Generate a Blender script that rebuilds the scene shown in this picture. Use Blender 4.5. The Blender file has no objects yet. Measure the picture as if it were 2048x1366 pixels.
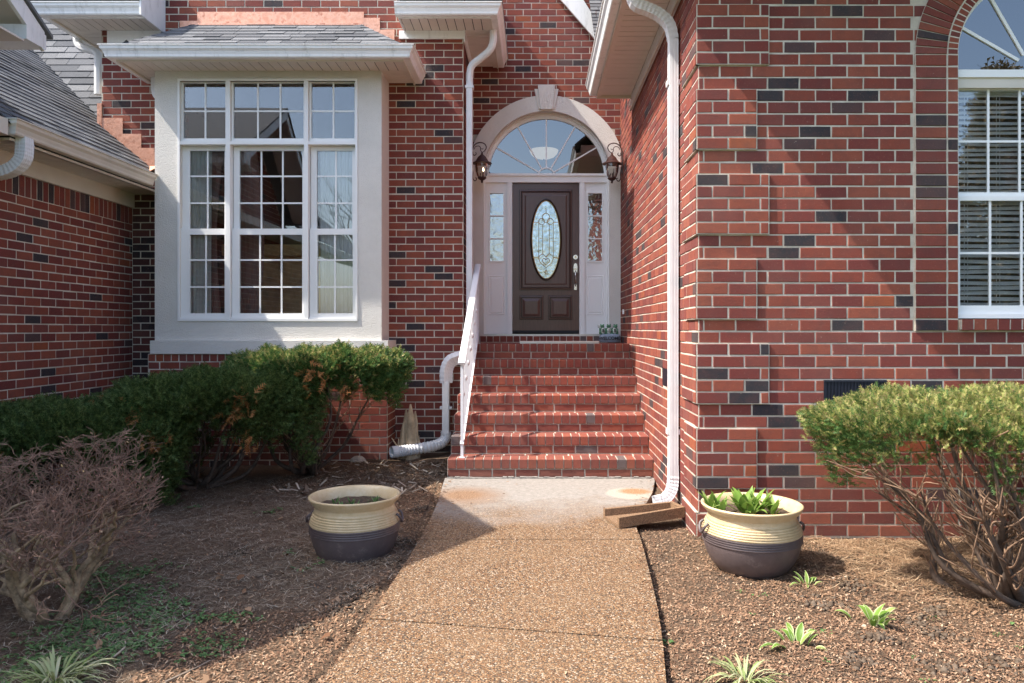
import bpy, math, random
import numpy as np
from mathutils import Vector, Matrix
R=math.radians
# ------------------------------------------------------------------ camera, sky, sun, exposure
scene=bpy.context.scene
EYE=1.43; FPX=1480.0; VX=1072.0; VY=657.0          # focal length and vanishing point, in pixels of the 2048 wide photo
cam=bpy.data.objects.new('camera',bpy.data.cameras.new('camera')); scene.collection.objects.link(cam)
cam.location=(0,0,EYE); cam.rotation_euler=(R(90),0,0)
cam.data.sensor_width=36; cam.data.lens=36*FPX/2048
cam.data.shift_x=(1024-VX)/2048; cam.data.shift_y=(VY-683)/2048
cam.data.clip_start=0.05; cam.data.clip_end=2000
scene.camera=cam
SUN=Vector((-.755,-.18,1)).normalized()             # towards the sun
elev=math.asin(SUN.z); azim=math.atan2(SUN.x,SUN.y)
world=bpy.data.worlds.new('World'); scene.world=world; world.use_nodes=True
wn=world.node_tree; sky=wn.nodes.new('ShaderNodeTexSky'); sky.sky_type='NISHITA'; sky.sun_disc=False
sky.sun_elevation=elev; sky.sun_rotation=azim; sky.air_density=1.0; sky.dust_density=2.5; sky.ozone_density=1.0
wn.links.new(sky.outputs[0],wn.nodes['Background'].inputs[0]); wn.nodes['Background'].inputs[1].default_value=0.15
sl=bpy.data.lights.new('sun','SUN'); sl.energy=3.3; sl.angle=R(0.5); sl.color=(1,.94,.85)
so=bpy.data.objects.new('sun',sl); scene.collection.objects.link(so)
so.rotation_euler=(-SUN).to_track_quat('-Z','Y').to_euler()
scene.view_settings.view_transform='Standard'; scene.view_settings.look='None'
scene.view_settings.exposure=1.45; scene.view_settings.gamma=1
scene.render.engine='CYCLES'

def PX(x,Y): return (x-VX)*Y/FPX
def PZ(y,Y): return EYE-(y-VY)*Y/FPX
rnd=random.Random(7); nr=np.random.RandomState(11)

# ------------------------------------------------------------------ materials
MATS={}
def nodes(name):
    m=bpy.data.materials.new(name); m.use_nodes=True; MATS[name]=m
    t=m.node_tree; return m,t,t.nodes['Principled BSDF']
def N(t,kind,**kw):
    n=t.nodes.new(kind)
    for k,v in kw.items(): setattr(n,k,v)
    return n
def ramp(t,stops,src,interp='LINEAR'):
    r=N(t,'ShaderNodeValToRGB'); e=r.color_ramp.elements; r.color_ramp.interpolation=interp
    while len(e)>1: e.remove(e[-1])
    e[0].position=stops[0][0]; e[0].color=(*stops[0][1],1)
    for p,c in stops[1:]:
        x=e.new(p); x.color=(*c,1)
    t.links.new(src,r.inputs[0]); return r.outputs[0]
def noise(t,scale,detail=4,rough=.6,vec=None,sc3=None):
    n=N(t,'ShaderNodeTexNoise'); n.inputs['Scale'].default_value=scale; n.inputs['Detail'].default_value=detail; n.inputs['Roughness'].default_value=rough
    if vec is None:
        tc=N(t,'ShaderNodeNewGeometry').outputs['Position']
        vec=tc
    if sc3:
        mp=N(t,'ShaderNodeMapping'); mp.inputs['Scale'].default_value=sc3; t.links.new(vec,mp.inputs[0]); vec=mp.outputs[0]
    t.links.new(vec,n.inputs['Vector']); return n.outputs['Fac']
def mix(t,fac,a,b,blend='MIX'):
    m=N(t,'ShaderNodeMix',data_type='RGBA',blend_type=blend)
    for sock,v in ((m.inputs[0],fac),(m.inputs[6],a),(m.inputs[7],b)):
        if isinstance(v,(int,float)): sock.default_value=v
        elif isinstance(v,tuple): sock.default_value=(*v,1)
        else: t.links.new(v,sock)
    return m.outputs[2]
def bump(t,b,h,strength=.3,dist=.01):
    n=N(t,'ShaderNodeBump'); n.inputs['Strength'].default_value=strength; n.inputs['Distance'].default_value=dist
    t.links.new(h,n.inputs['Height']); t.links.new(n.outputs[0],b.inputs['Normal'])
def plain(name,col,rough=.6,nscale=None,amt=.25,bs=0,bscale=40,metal=0,spec=.5,dist=.005):
    m,t,b=nodes(name); b.inputs['Roughness'].default_value=rough; b.inputs['Metallic'].default_value=metal
    b.inputs['Specular IOR Level'].default_value=spec
    if nscale:
        f=noise(t,nscale)
        dk=tuple(c*(1-amt) for c in col); lt=tuple(min(1,c*(1+amt)) for c in col)
        t.links.new(ramp(t,[(.3,dk),(.7,lt)],f),b.inputs['Base Color'])
    else: b.inputs['Base Color'].default_value=(*col,1)
    if bs: bump(t,b,noise(t,bscale,3),bs,dist)
    return m
def island(t):
    a=N(t,'ShaderNodeNewGeometry').outputs['Random Per Island']; b=N(t,'ShaderNodeObjectInfo').outputs['Random']
    m=N(t,'ShaderNodeMath',operation='ADD'); t.links.new(a,m.inputs[0]); t.links.new(b,m.inputs[1]); f=N(t,'ShaderNodeMath',operation='FRACT'); t.links.new(m.outputs[0],f.inputs[0]); return f.outputs[0]

def brick_mat(name,stops,dk=1.0):
    m,t,b=nodes(name); b.inputs['Roughness'].default_value=.82; b.inputs['Specular IOR Level'].default_value=.3
    c=ramp(t,stops,island(t),'CONSTANT')
    f1=noise(t,11,5,.7); c2=mix(t,ramp(t,[(.42,(0,)*3),(.75,(.5,)*3)],f1),c,(.11,.045,.040))
    f2=noise(t,70,4,.7); c3=mix(t,ramp(t,[(.58,(0,)*3),(.78,(.35,)*3)],f2),c2,(.44,.21,.13))
    f5=noise(t,32,5,.75); c3=mix(t,ramp(t,[(.66,(0,)*3),(.74,(.6,)*3)],f5),c3,(.50,.40,.32))
    f4=noise(t,1.3,3,.6); c4=mix(t,ramp(t,[(.5,(0,)*3),(.85,(.14,)*3)],f4),c3,(.40,.28,.22))
    po=N(t,'ShaderNodeNewGeometry').outputs['Position']; sz=N(t,'ShaderNodeSeparateXYZ'); t.links.new(po,sz.inputs[0]); mr=N(t,'ShaderNodeMapRange'); mr.inputs[1].default_value=.28; mr.inputs[2].default_value=-.05; mr.inputs[4].default_value=.55; t.links.new(sz.outputs[2],mr.inputs[0])
    ml=N(t,'ShaderNodeMath',operation='MULTIPLY'); t.links.new(mr.outputs[0],ml.inputs[0]); t.links.new(noise(t,7,4,.7),ml.inputs[1]); c4=mix(t,ml.outputs[0],c4,(.16,.115,.085))
    t.links.new(c4,b.inputs['Base Color'])
    bump(t,b,noise(t,95,5,.75),.55,.006)
    return m
REDS=[(0,(0.237,0.058,0.036)),(.10,(0.186,0.042,0.033)),(.22,(0.256,0.069,0.042)),(.34,(0.163,0.037,0.031)),(.46,(0.219,0.051,0.034)),(.58,(0.200,0.055,0.043)),
      (.70,(0.274,0.075,0.045)),(.80,(0.167,0.042,0.035)),(.875,(0.279,0.073,0.032)),(.89,(0.034,0.031,0.036)),(.94,(0.080,0.048,0.048)),(.955,(0.233,0.058,0.041))]
brick_mat('brick',REDS)
brick_mat('stair_brick',[(0,(0.242,0.062,0.042)),(.2,(0.195,0.051,0.038)),(.4,(0.270,0.076,0.046)),(.6,(0.205,0.058,0.043)),(.8,(0.251,0.072,0.051)),(.95,(0.120,0.100,0.100)),(.97,(0.260,0.070,0.045))])
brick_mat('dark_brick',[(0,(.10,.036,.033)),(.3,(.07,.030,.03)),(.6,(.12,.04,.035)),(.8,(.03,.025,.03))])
m,t,b=nodes('mortar'); b.inputs['Roughness'].default_value=.95
c=ramp(t,[(.25,(.38,.33,.26)),(.6,(.62,.56,.47)),(.8,(.70,.64,.55))],noise(t,6,6,.7)); t.links.new(c,b.inputs['Base Color']); bump(t,b,noise(t,120,4),.6,.006)
m,t,b=nodes('stucco'); b.inputs['Roughness'].default_value=.95; b.inputs['Specular IOR Level'].default_value=.1
t.links.new(ramp(t,[(.3,(.66,.635,.59)),(.7,(.75,.725,.68))],noise(t,2.2,6,.7)),b.inputs['Base Color']); bump(t,b,noise(t,85,2,.5),.9,.008)
plain('cement_grey',(.22,.205,.185),.95,30,.4,.6,60)
m,t,b=nodes('white_trim'); b.inputs['Roughness'].default_value=.42
t.links.new(ramp(t,[(.30,(.62,.62,.60)),(.45,(.83,.83,.82)),(.7,(.88,.88,.87))],noise(t,5,6,.75,sc3=(2.2,2.2,.5))),b.inputs['Base Color'])
plain('white_vinyl',(.87,.87,.86),.35)
plain('cream_trim',(.66,.60,.52),.5,3,.06)
plain('soffit',(.70,.64,.575),.55,5,.05)
plain('gap_dark',(.02,.02,.022),.8)
plain('downspout_white',(.76,.76,.77),.38,6,.06)
m,t,b=nodes('shingle'); b.inputs['Roughness'].default_value=.95; b.inputs['Specular IOR Level'].default_value=.1
c=ramp(t,[(0,(.105,.11,.12)),(.35,(.155,.16,.17)),(.7,(.215,.22,.23)),(1,(.135,.138,.145))],island(t))
c=mix(t,ramp(t,[(.4,(0,)*3),(.7,(.6,)*3)],noise(t,160,3,.8)),c,(.10,.10,.105)); t.links.new(c,b.inputs['Base Color']); bump(t,b,noise(t,200,3,.8),.7,.006)
m,t,b=nodes('copper'); b.inputs['Roughness'].default_value=.42; b.inputs['Metallic'].default_value=.55
t.links.new(ramp(t,[(.35,(.60,.28,.18)),(.55,(.72,.39,.27)),(.68,(.45,.18,.11))],noise(t,14,4,.6)),b.inputs['Base Color']); bump(t,b,noise(t,9,3),.25,.02)
m,t,b=nodes('door_wood'); b.inputs['Roughness'].default_value=.28
t.links.new(ramp(t,[(.3,(.088,.043,.034)),(.7,(.120,.062,.050))],noise(t,10,5,.7,sc3=(6,6,.6))),b.inputs['Base Color'])
plain('door_edge',(.032,.014,.010),.25)
plain('nickel',(.72,.69,.64),.25,metal=1)
plain('brass',(.62,.48,.22),.35,metal=.7)
plain('bronze',(.065,.030,.026),.5,30,.3,.2,60)
plain('bronze_rust',(.15,.062,.042),.6,30,.4,.2,60)
plain('aluminium',(.55,.54,.52),.35,metal=.8)
def glass(name,refl,tint,wav=0,rough=0.0):
    m=bpy.data.materials.new(name); m.use_nodes=True; MATS[name]=m; t=m.node_tree; t.nodes.clear()
    o=N(t,'ShaderNodeOutputMaterial'); mx=N(t,'ShaderNodeMixShader'); tr=N(t,'ShaderNodeBsdfTransparent'); gl=N(t,'ShaderNodeBsdfGlossy')
    tr.inputs[0].default_value=(*tint,1); gl.inputs['Roughness'].default_value=rough
    lw=N(t,'ShaderNodeFresnel'); lw.inputs[0].default_value=1.5
    ad=N(t,'ShaderNodeMath',operation='MULTIPLY_ADD'); ad.inputs[1].default_value=1.6; ad.inputs[2].default_value=refl
    ad.use_clamp=True; t.links.new(lw.outputs[0],ad.inputs[0]); t.links.new(ad.outputs[0],mx.inputs[0])
    t.links.new(tr.outputs[0],mx.inputs[1]); t.links.new(gl.outputs[0],mx.inputs[2]); t.links.new(mx.outputs[0],o.inputs[0])
    if True:
        bn=N(t,'ShaderNodeBump'); bn.inputs['Strength'].default_value=wav if wav else .03; bn.inputs['Distance'].default_value=.02
        t.links.new(noise(t,14 if wav else 1.6,2,.4),bn.inputs['Height']); t.links.new(bn.outputs[0],gl.inputs['Normal'])
    return m
glass('window_glass',.06,(.94,.95,.95)); glass('fan_glass',.20,(.70,.76,.80)); glass('lantern_glass',.03,(.93,.93,.90)); glass('side_glass',.30,(.5,.55,.58),.22,.03)
m,t,b=nodes('oval_glass'); b.inputs['Roughness'].default_value=.10; b.inputs['Metallic'].default_value=.75
t.links.new(ramp(t,[(.4,(.36,.42,.43)),(.6,(.55,.63,.66))],noise(t,22,4,.6)),b.inputs['Base Color']); bump(t,b,noise(t,16,2,.5),.22,.02)
def lamp_mat(name,col,s):
    m,t,b=nodes(name); b.inputs['Base Color'].default_value=(*col,1); b.inputs['Emission Color'].default_value=(*col,1); b.inputs['Emission Strength'].default_value=s
lamp_mat('flame',(1,.72,.38),9); lamp_mat('bowl_light',(.9,.72,.50),.22); lamp_mat('bulb',(1,.8,.5),5)
plain('candle',(.10,.08,.07),.6)
def cloth(name,col,tr=.35):
    m=bpy.data.materials.new(name); m.use_nodes=True; MATS[name]=m; t=m.node_tree; b=t.nodes['Principled BSDF']
    b.inputs['Base Color'].default_value=(*col,1); b.inputs['Roughness'].default_value=.9
    o=t.nodes['Material Output']; tl=N(t,'ShaderNodeBsdfTranslucent'); tl.inputs[0].default_value=(*col,1); mx=N(t,'ShaderNodeMixShader'); mx.inputs[0].default_value=tr
    t.links.new(b.outputs[0],mx.inputs[1]); t.links.new(tl.outputs[0],mx.inputs[2]); t.links.new(mx.outputs[0],o.inputs[0])
cloth('sheer_white',(.90,.90,.88),.25); cloth('rose_cloth',(.42,.25,.22),.2)
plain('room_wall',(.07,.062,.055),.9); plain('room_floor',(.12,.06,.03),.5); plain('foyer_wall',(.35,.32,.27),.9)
plain('honey_wood',(.70,.44,.19),.45,7,.3)
plain('blind',(.94,.93,.92),.6)
plain('vent_black',(.012,.014,.024),.45)
m,t,b=nodes('pot_cream'); b.inputs['Roughness'].default_value=.32
t.links.new(ramp(t,[(.3,(.52,.385,.21)),(.5,(.60,.46,.27)),(.72,(.66,.54,.36))],noise(t,12,7,.8)),b.inputs['Base Color'])
m,t,b=nodes('pot_brown'); b.inputs['Roughness'].default_value=.42
t.links.new(ramp(t,[(.3,(.085,.064,.066)),(.58,(.115,.088,.088)),(.70,(.22,.18,.16))],noise(t,9,8,.8)),b.inputs['Base Color'])
m,t,b=nodes('soil'); b.inputs['Roughness'].default_value=1
t.links.new(ramp(t,[(.3,(.035,.024,.016)),(.7,(.15,.095,.06))],noise(t,60,5,.8)),b.inputs['Base Color']); bump(t,b,noise(t,70,4,.8),1,.02)
def leaf_mat(name,stops,rough=.5,tr=.25):
    m=bpy.data.materials.new(name); m.use_nodes=True; MATS[name]=m; t=m.node_tree; b=t.nodes['Principled BSDF']; b.inputs['Roughness'].default_value=rough
    b.inputs['Specular IOR Level'].default_value=.18 if rough<.65 else .04
    c=ramp(t,stops,island(t)); t.links.new(c,b.inputs['Base Color'])
    o=t.nodes['Material Output']; tl=N(t,'ShaderNodeBsdfTranslucent'); t.links.new(c,tl.inputs[0]); mx=N(t,'ShaderNodeMixShader'); mx.inputs[0].default_value=tr
    t.links.new(b.outputs[0],mx.inputs[1]); t.links.new(tl.outputs[0],mx.inputs[2]); t.links.new(mx.outputs[0],o.inputs[0])
leaf_mat('yew_green',[(0,(.030,.070,.022)),(.5,(.070,.145,.040)),(1,(.14,.24,.07))])
leaf_mat('yew_tip',[(0,(.12,.17,.04)),(.35,(.27,.30,.08)),(.7,(.44,.42,.15)),(1,(.44,.30,.16))])
leaf_mat('yew_dark',[(0,(.034,.058,.018)),(.5,(.085,.135,.040)),(1,(.19,.25,.08))])
leaf_mat('yew_dead',[(0,(.35,.13,.04)),(1,(.52,.26,.11))],.7)
leaf_mat('hosta_leaf',[(0,(.13,.23,.04)),(.5,(.20,.33,.06)),(1,(.32,.40,.12))],.4,.35)
leaf_mat('hosta_margin',[(0,(.42,.50,.24)),(1,(.58,.60,.34))],.4,.3)
leaf_mat('weed_leaf',[(0,(.07,.13,.045)),(1,(.17,.29,.10))],.5,.3)
leaf_mat('grass_blade',[(0,(.20,.28,.08)),(.5,(.38,.42,.20)),(1,(.52,.50,.32))],.5,.3)
leaf_mat('chip',[(0,(.12,.065,.042)),(.3,(.20,.115,.070)),(.6,(.28,.165,.10)),(.88,(.36,.23,.145)),(1,(.52,.38,.26))],.9,.0)
leaf_mat('needle',[(0,(.12,.085,.06)),(.4,(.28,.215,.16)),(.8,(.46,.38,.28)),(1,(.60,.52,.41))],.8,.0)
leaf_mat('straw',[(0,(.19,.11,.065)),(.6,(.34,.215,.125)),(1,(.50,.37,.24))],.8,.0)
leaf_mat('dead_leaf',[(0,(.16,.08,.045)),(1,(.36,.23,.14))],.8,.1)
leaf_mat('bud',[(0,(.22,.10,.08)),(.6,(.40,.22,.17)),(.93,(.55,.36,.24)),(1,(.75,.50,.20))],.8,.1)
leaf_mat('clod',[(0,(.075,.052,.036)),(1,(.15,.115,.085))],.95,.0)
leaf_mat('stone_chip',[(0,(.35,.20,.11)),(1,(.55,.45,.35))],.8,.0)
leaf_mat('crown_leaf',[(0,(.09,.10,.05)),(.5,(.20,.16,.09)),(1,(.30,.23,.14))],.7,.2)
plain('bark_tan',(.31,.215,.13),.95,18,.65,1,60,dist=.01); plain('twig_brown',(.20,.115,.08),.9,9,.6)
plain('twig_tan',(.22,.135,.085),.9,30,.4)
plain('bark_dark',(.085,.06,.045),.9,20,.5,.6,70); plain('bark_grey',(.085,.058,.043),.9,20,.5,.6,70)
plain('stump_wood',(.50,.38,.25),.85,9,.35,.5,50)
plain('splash',(.24,.145,.08),.95,130,.6,1,110,dist=.012)
plain('slate_rock',(.26,.32,.40),.6,25,.12,.4,40); plain('frog_green',(.10,.26,.14),.4,30,.5); plain('frog_white',(.62,.66,.60),.5); plain('ink',(.01,.01,.012),.5)
plain('rail_white',(.78,.78,.80),.35); plain('rock_pale',(.42,.34,.27),.9,15,.3,.5,30)
# ground: mulch, needles, some green on the left
m,t,b=nodes('ground_soil'); b.inputs['Roughness'].default_value=1; b.inputs['Specular IOR Level'].default_value=.1
c=ramp(t,[(.28,(.095,.066,.048)),(.5,(.19,.13,.088)),(.72,(.28,.195,.13))],noise(t,55,6,.8))
c=mix(t,ramp(t,[(.5,(0,)*3),(.66,(.55,)*3)],noise(t,3.0,5,.7)),c,(.10,.08,.065))
pos=N(t,'ShaderNodeNewGeometry').outputs['Position']; sx=N(t,'ShaderNodeSeparateXYZ'); t.links.new(pos,sx.inputs[0])
far=N(t,'ShaderNodeMapRange'); far.inputs[1].default_value=2.2; far.inputs[2].default_value=1.2; t.links.new(sx.outputs[1],far.inputs[0])
c=mix(t,far.outputs[0],c,ramp(t,[(.3,(.05,.075,.02)),(.7,(.10,.14,.04))],noise(t,8,6,.8)))
t.links.new(c,b.inputs['Base Color']); bump(t,b,noise(t,60,5,.8),1,.03)
# exposed aggregate with weathered cement near the steps
m,t,b=nodes('aggregate'); b.inputs['Roughness'].default_value=.9; b.inputs['Specular IOR Level'].default_value=.25
v=N(t,'ShaderNodeTexVoronoi'); v.inputs['Scale'].default_value=125; pos=N(t,'ShaderNodeNewGeometry').outputs['Position']
nz=N(t,'ShaderNodeTexNoise'); nz.inputs['Scale'].default_value=60; t.links.new(pos,nz.inputs['Vector'])
vm=N(t,'ShaderNodeVectorMath',operation='MULTIPLY_ADD'); vm.inputs[1].default_value=(.008,)*3; t.links.new(nz.outputs['Color'],vm.inputs[0]); t.links.new(pos,vm.inputs[2])
t.links.new(vm.outputs[0],v.inputs['Vector'])
sc=N(t,'ShaderNodeSeparateColor'); t.links.new(v.outputs['Color'],sc.inputs[0])
peb=ramp(t,[(0,(.06,.042,.032)),(.14,(.23,.115,.055)),(.30,(.36,.22,.125)),(.46,(.13,.10,.08)),(.58,(.42,.30,.19)),(.72,(.26,.14,.065)),(.84,(.54,.45,.36)),(.92,(.17,.10,.06))],sc.outputs[0],'CONSTANT')
gap=ramp(t,[(.40,(0,)*3),(.70,(.8,)*3)],v.outputs['Distance'])
c=mix(t,gap,peb,(.11,.08,.055))
c=mix(t,ramp(t,[(.4,(0,)*3),(.75,(.35,)*3)],noise(t,2.0,4,.6)),c,(.27,.18,.11))
sx=N(t,'ShaderNodeSeparateXYZ'); t.links.new(pos,sx.inputs[0])
wv=N(t,'ShaderNodeMath',operation='MULTIPLY_ADD'); wv.inputs[1].default_value=2.0; t.links.new(noise(t,1.7,5,.7),wv.inputs[0]); t.links.new(sx.outputs[1],wv.inputs[2])
fr=N(t,'ShaderNodeMapRange'); fr.inputs[1].default_value=6.35; fr.inputs[2].default_value=7.3; fr.inputs[4].default_value=.93; t.links.new(wv.outputs[0],fr.inputs[0])
cem=ramp(t,[(.3,(.17,.155,.14)),(.5,(.30,.28,.255)),(.72,(.40,.375,.345))],noise(t,22,8,.85))
c=mix(t,1.0,c,(.87,.82,.75),'MULTIPLY'); c=mix(t,fr.outputs[0],c,cem)
def blob(cx,cy,r0,r1,asp=1.0):
    d=N(t,'ShaderNodeVectorMath',operation='DISTANCE'); mp=N(t,'ShaderNodeVectorMath',operation='MULTIPLY'); mp.inputs[1].default_value=(1,asp,0)
    t.links.new(pos,mp.inputs[0]); t.links.new(mp.outputs[0],d.inputs[0]); d.inputs[1].default_value=(cx,cy*asp,0)
    mr=N(t,'ShaderNodeMapRange'); mr.inputs[1].default_value=r0; mr.inputs[2].default_value=r1; t.links.new(d.outputs['Value'],mr.inputs[0]); return mr.outputs[0]
iv=lambda s: (lambda n:(t.links.new(s,n.inputs[1]),n.outputs[0])[1])(N(t,'ShaderNodeMath',operation='SUBTRACT'))
def inv(s):
    n=N(t,'ShaderNodeMath',operation='SUBTRACT'); n.inputs[0].default_value=1; t.links.new(s,n.inputs[1]); return n.outputs[0]
c=mix(t,inv(blob(.83,6.42,.205,.235)),c,ramp(t,[(.35,(.30,.265,.22)),(.65,(.47,.43,.37))],noise(t,90,3,.8))); c=mix(t,inv(blob(.87,6.50,.10,.17,1.2)),c,ramp(t,[(.4,(.22,.11,.05)),(.6,(.42,.27,.16))],noise(t,90,3,.8)))
c=mix(t,inv(blob(-.62,6.35,.12,.42)),c,ramp(t,[(.4,(.17,.10,.06)),(.6,(.33,.21,.13))],noise(t,80,3,.8)))
t.links.new(c,b.inputs['Base Color']); bump(t,b,v.outputs['Distance'],.7,.006); t.nodes['Bump'].invert=True

# ------------------------------------------------------------------ mesh helpers
COL=scene.collection
class MB:
    def __init__(s): s.v=[]; s.f=[]; s.m=[]; s.ms=[]
    def mi(s,mat):
        if mat not in s.ms: s.ms.append(mat)
        return s.ms.index(mat)
    def add(s,vs,fs,mat):
        o=len(s.v); s.v+= [tuple(p) for p in vs]; k=s.mi(mat)
        for f in fs: s.f.append(tuple(i+o for i in f)); s.m.append(k)
    def box(s,a,b,mat):
        x0,y0,z0=a; x1,y1,z1=b
        x0,x1=min(x0,x1),max(x0,x1); y0,y1=min(y0,y1),max(y0,y1); z0,z1=min(z0,z1),max(z0,z1)
        s.add([(x0,y0,z0),(x1,y0,z0),(x1,y1,z0),(x0,y1,z0),(x0,y0,z1),(x1,y0,z1),(x1,y1,z1),(x0,y1,z1)],
              [(0,3,2,1),(4,5,6,7),(0,1,5,4),(1,2,6,5),(2,3,7,6),(3,0,4,7)],mat)
    def bbox(s,c,u,n,w,lu,ln,lw,mat,bv=.003):      # bevelled block: c centre of back face; u,n,w unit axes (n = outwards)
        c=Vector(c); a=lu/2; d=lw/2; p=[]
        for dep,ins in ((-.02,0),(ln-bv,0),(ln,bv)):
            for su,sw in ((-1,-1),(1,-1),(1,1),(-1,1)):
                p.append(c+u*(su*(a-ins)+rnd.uniform(-.0016,.0016))+w*(sw*(d-ins)+rnd.uniform(-.0013,.0013))+n*dep)
        f=[(8,9,10,11)]
        for l in (0,4):
            for i in range(4):
                j=(i+1)%4; f.append((l+i,l+j,l+4+j,l+4+i))
        s.add(p,f,mat)
    def poly_prism(s,pts,dvec,mat):                # closed polygon (3D) extruded by dvec
        n=len(pts); d=Vector(dvec); a=[Vector(p) for p in pts]
        s.add(a+[p+d for p in a],[tuple(range(n))[::-1],tuple(range(n,2*n))]+[(i,(i+1)%n,n+(i+1)%n,n+i) for i in range(n)],mat)
    def tube(s,pts,r,mat,n=8,prof=None,cap=True,up=None):
        pts=[Vector(p) for p in pts]; k=len(pts)
        rs=(list(r) if len(r)==k else [float(q) for q in np.interp(np.linspace(0,1,k),np.linspace(0,1,len(r)),r)]) if isinstance(r,(list,tuple)) else [r]*k
        if prof is None: prof=[(math.cos(2*math.pi*i/n),math.sin(2*math.pi*i/n)) for i in range(n)]
        n=len(prof); tg=[]
        for i in range(k):
            d=(pts[min(i+1,k-1)]-pts[max(i-1,0)]); tg.append(d.normalized() if d.length>1e-9 else Vector((0,0,1)))
        a=Vector(up) if up else (Vector((0,0,1)) if abs(tg[0].z)<.9 else Vector((1,0,0)))
        a=(a-tg[0]*a.dot(tg[0])).normalized(); vs=[]
        for i in range(k):
            if i: a=(a-tg[i]*a.dot(tg[i])).normalized()
            bb=tg[i].cross(a)
            for (px,py) in prof: vs.append(pts[i]+a*(px*rs[i])+bb*(py*rs[i]))
        fs=[(i*n+j,i*n+(j+1)%n,(i+1)*n+(j+1)%n,(i+1)*n+j) for i in range(k-1) for j in range(n)]
        if cap: fs+=[tuple(range(n))[::-1],tuple(range((k-1)*n,k*n))]
        s.add(vs,fs,mat)
    def lathe(s,prof,c,mat,n=40,matf=None):
        cx,cy,cz=c; vs=[]; k=len(prof)
        for (r,z) in prof:
            for j in range(n):
                a=2*math.pi*j/n; vs.append((cx+r*math.cos(a),cy+r*math.sin(a),cz+z))
        if matf is None: s.add(vs,[(i*n+j,i*n+(j+1)%n,(i+1)*n+(j+1)%n,(i+1)*n+j) for i in range(k-1) for j in range(n)],mat)
        else:
            o=len(s.v); s.v+=vs
            for i in range(k-1):
                mm=s.mi(matf((prof[i][1]+prof[i+1][1])/2))
                for j in range(n): s.f.append((o+i*n+j,o+i*n+(j+1)%n,o+(i+1)*n+(j+1)%n,o+(i+1)*n+j)); s.m.append(mm)
    def loft_rect(s,x0,x1,z0,z1,Y,rings,mat):      # rings: (inset, outward) on a plane facing -Y
        vs=[]
        for ins,out in rings:
            vs+= [(x0+ins,Y-out,z0+ins),(x1-ins,Y-out,z0+ins),(x1-ins,Y-out,z1-ins),(x0+ins,Y-out,z1-ins)]
        k=len(rings); fs=[(i*4+j,i*4+(j+1)%4,(i+1)*4+(j+1)%4,(i+1)*4+j) for i in range(k-1) for j in range(4)]
        fs.append(tuple((k-1)*4+j for j in range(4))); s.add(vs,fs,mat)
    def build(s,name,parent=None,smooth=False,loc=None):
        me=bpy.data.meshes.new(name); me.from_pydata(s.v,[],s.f)
        for q in s.ms: me.materials.append(MATS[q])
        if len(s.ms)>1: me.polygons.foreach_set('material_index',s.m)
        if smooth: me.polygons.foreach_set('use_smooth',[True]*len(me.polygons))
        me.update(); o=bpy.data.objects.new(name,me); COL.objects.link(o)
        if parent is not None: o.parent=parent
        return o
def npmesh(name,V,F,mat,parent=None,matidx=None,mats=None,smooth=False):
    me=bpy.data.meshes.new(name); V=np.asarray(V,dtype=np.float32); F=np.asarray(F,dtype=np.int32); k=F.shape[1]
    me.vertices.add(len(V)); me.vertices.foreach_set('co',V.ravel()); me.loops.add(F.size); me.loops.foreach_set('vertex_index',F.ravel())
    me.polygons.add(len(F)); me.polygons.foreach_set('loop_start',np.arange(len(F),dtype=np.int32)*k)
    for q in (mats or [mat]): me.materials.append(MATS[q])
    if matidx is not None: me.polygons.foreach_set('material_index',np.asarray(matidx,dtype=np.int32))
    me.update(calc_edges=True); me.validate()
    o=bpy.data.objects.new(name,me); COL.objects.link(o)
    if parent is not None: o.parent=parent
    return o
def thing(name,label,cat,loc=(0,0,0),group=None):
    o=bpy.data.objects.new(name,None); COL.objects.link(o); o.location=loc; o['label']=label; o['category']=cat; o.empty_display_size=.1
    if group: o['group']=group
    return o
def tag(o,label,cat,group=None,kind=None):
    o['label']=label; o['category']=cat
    if group: o['group']=group
    if kind: o['kind']=kind
    return o
def child(o,root):                                  # parent a world-space part to a root that has a location
    o.parent=root; o.matrix_parent_inverse=Matrix.Translation(-Vector(root.location)); return o
X_,Y_,Z_=Vector((1,0,0)),Vector((0,1,0)),Vector((0,0,1))
BL,BH,BJ=.222,.0841,.0112; ZB=3.26-40*BH
def bricks(mb,o,u,n,u0,u1,z0,z1,phase=0,keep=None,out=.0035,mat='brick',zb=ZB,vert=False):
    """running bond on the plane through o; u runs along the wall, n points outwards"""
    r=math.floor((z0-zb)/BH+1e-4); o=Vector(o)
    while zb+r*BH<z1-.01:
        a=max(z0,zb+r*BH); bz=min(z1,zb+(r+1)*BH)
        if bz-a>.03:
            k=math.floor((u0-phase)/BL)-1; off=phase+(BL/2 if r%2 else 0)
            while off+k*BL<u1:
                p=max(u0,off+k*BL); q=min(u1,off+(k+1)*BL); k+=1
                if q-p<.028: continue
                if keep and not keep(p,q,a,bz): continue
                j=BJ/2; mb.bbox(o+u*((p+q)/2+rnd.uniform(-.0012,.0012))+Z_*((a+bz)/2+rnd.uniform(-.001,.001)),u,n,Z_,q-p-BJ+rnd.uniform(-.002,.002),out+rnd.uniform(-.0012,.0016),bz-a-BJ+rnd.uniform(-.0015,.001),mat)
        r+=1
def row(mb,o,u,n,w,u0,u1,pitch,h,out=.005,mat='brick'):   # a course of bricks on end: pitch along u, height h along w (o at mid height)
    k=max(1,round((u1-u0)/pitch)); p=(u1-u0)/k
    for i in range(k): mb.bbox(Vector(o)+u*(u0+(i+.5)*p),u,n,w,p-BJ+rnd.uniform(-.002,.002),out+rnd.uniform(-.001,.0015),h-BJ,mat)

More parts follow.
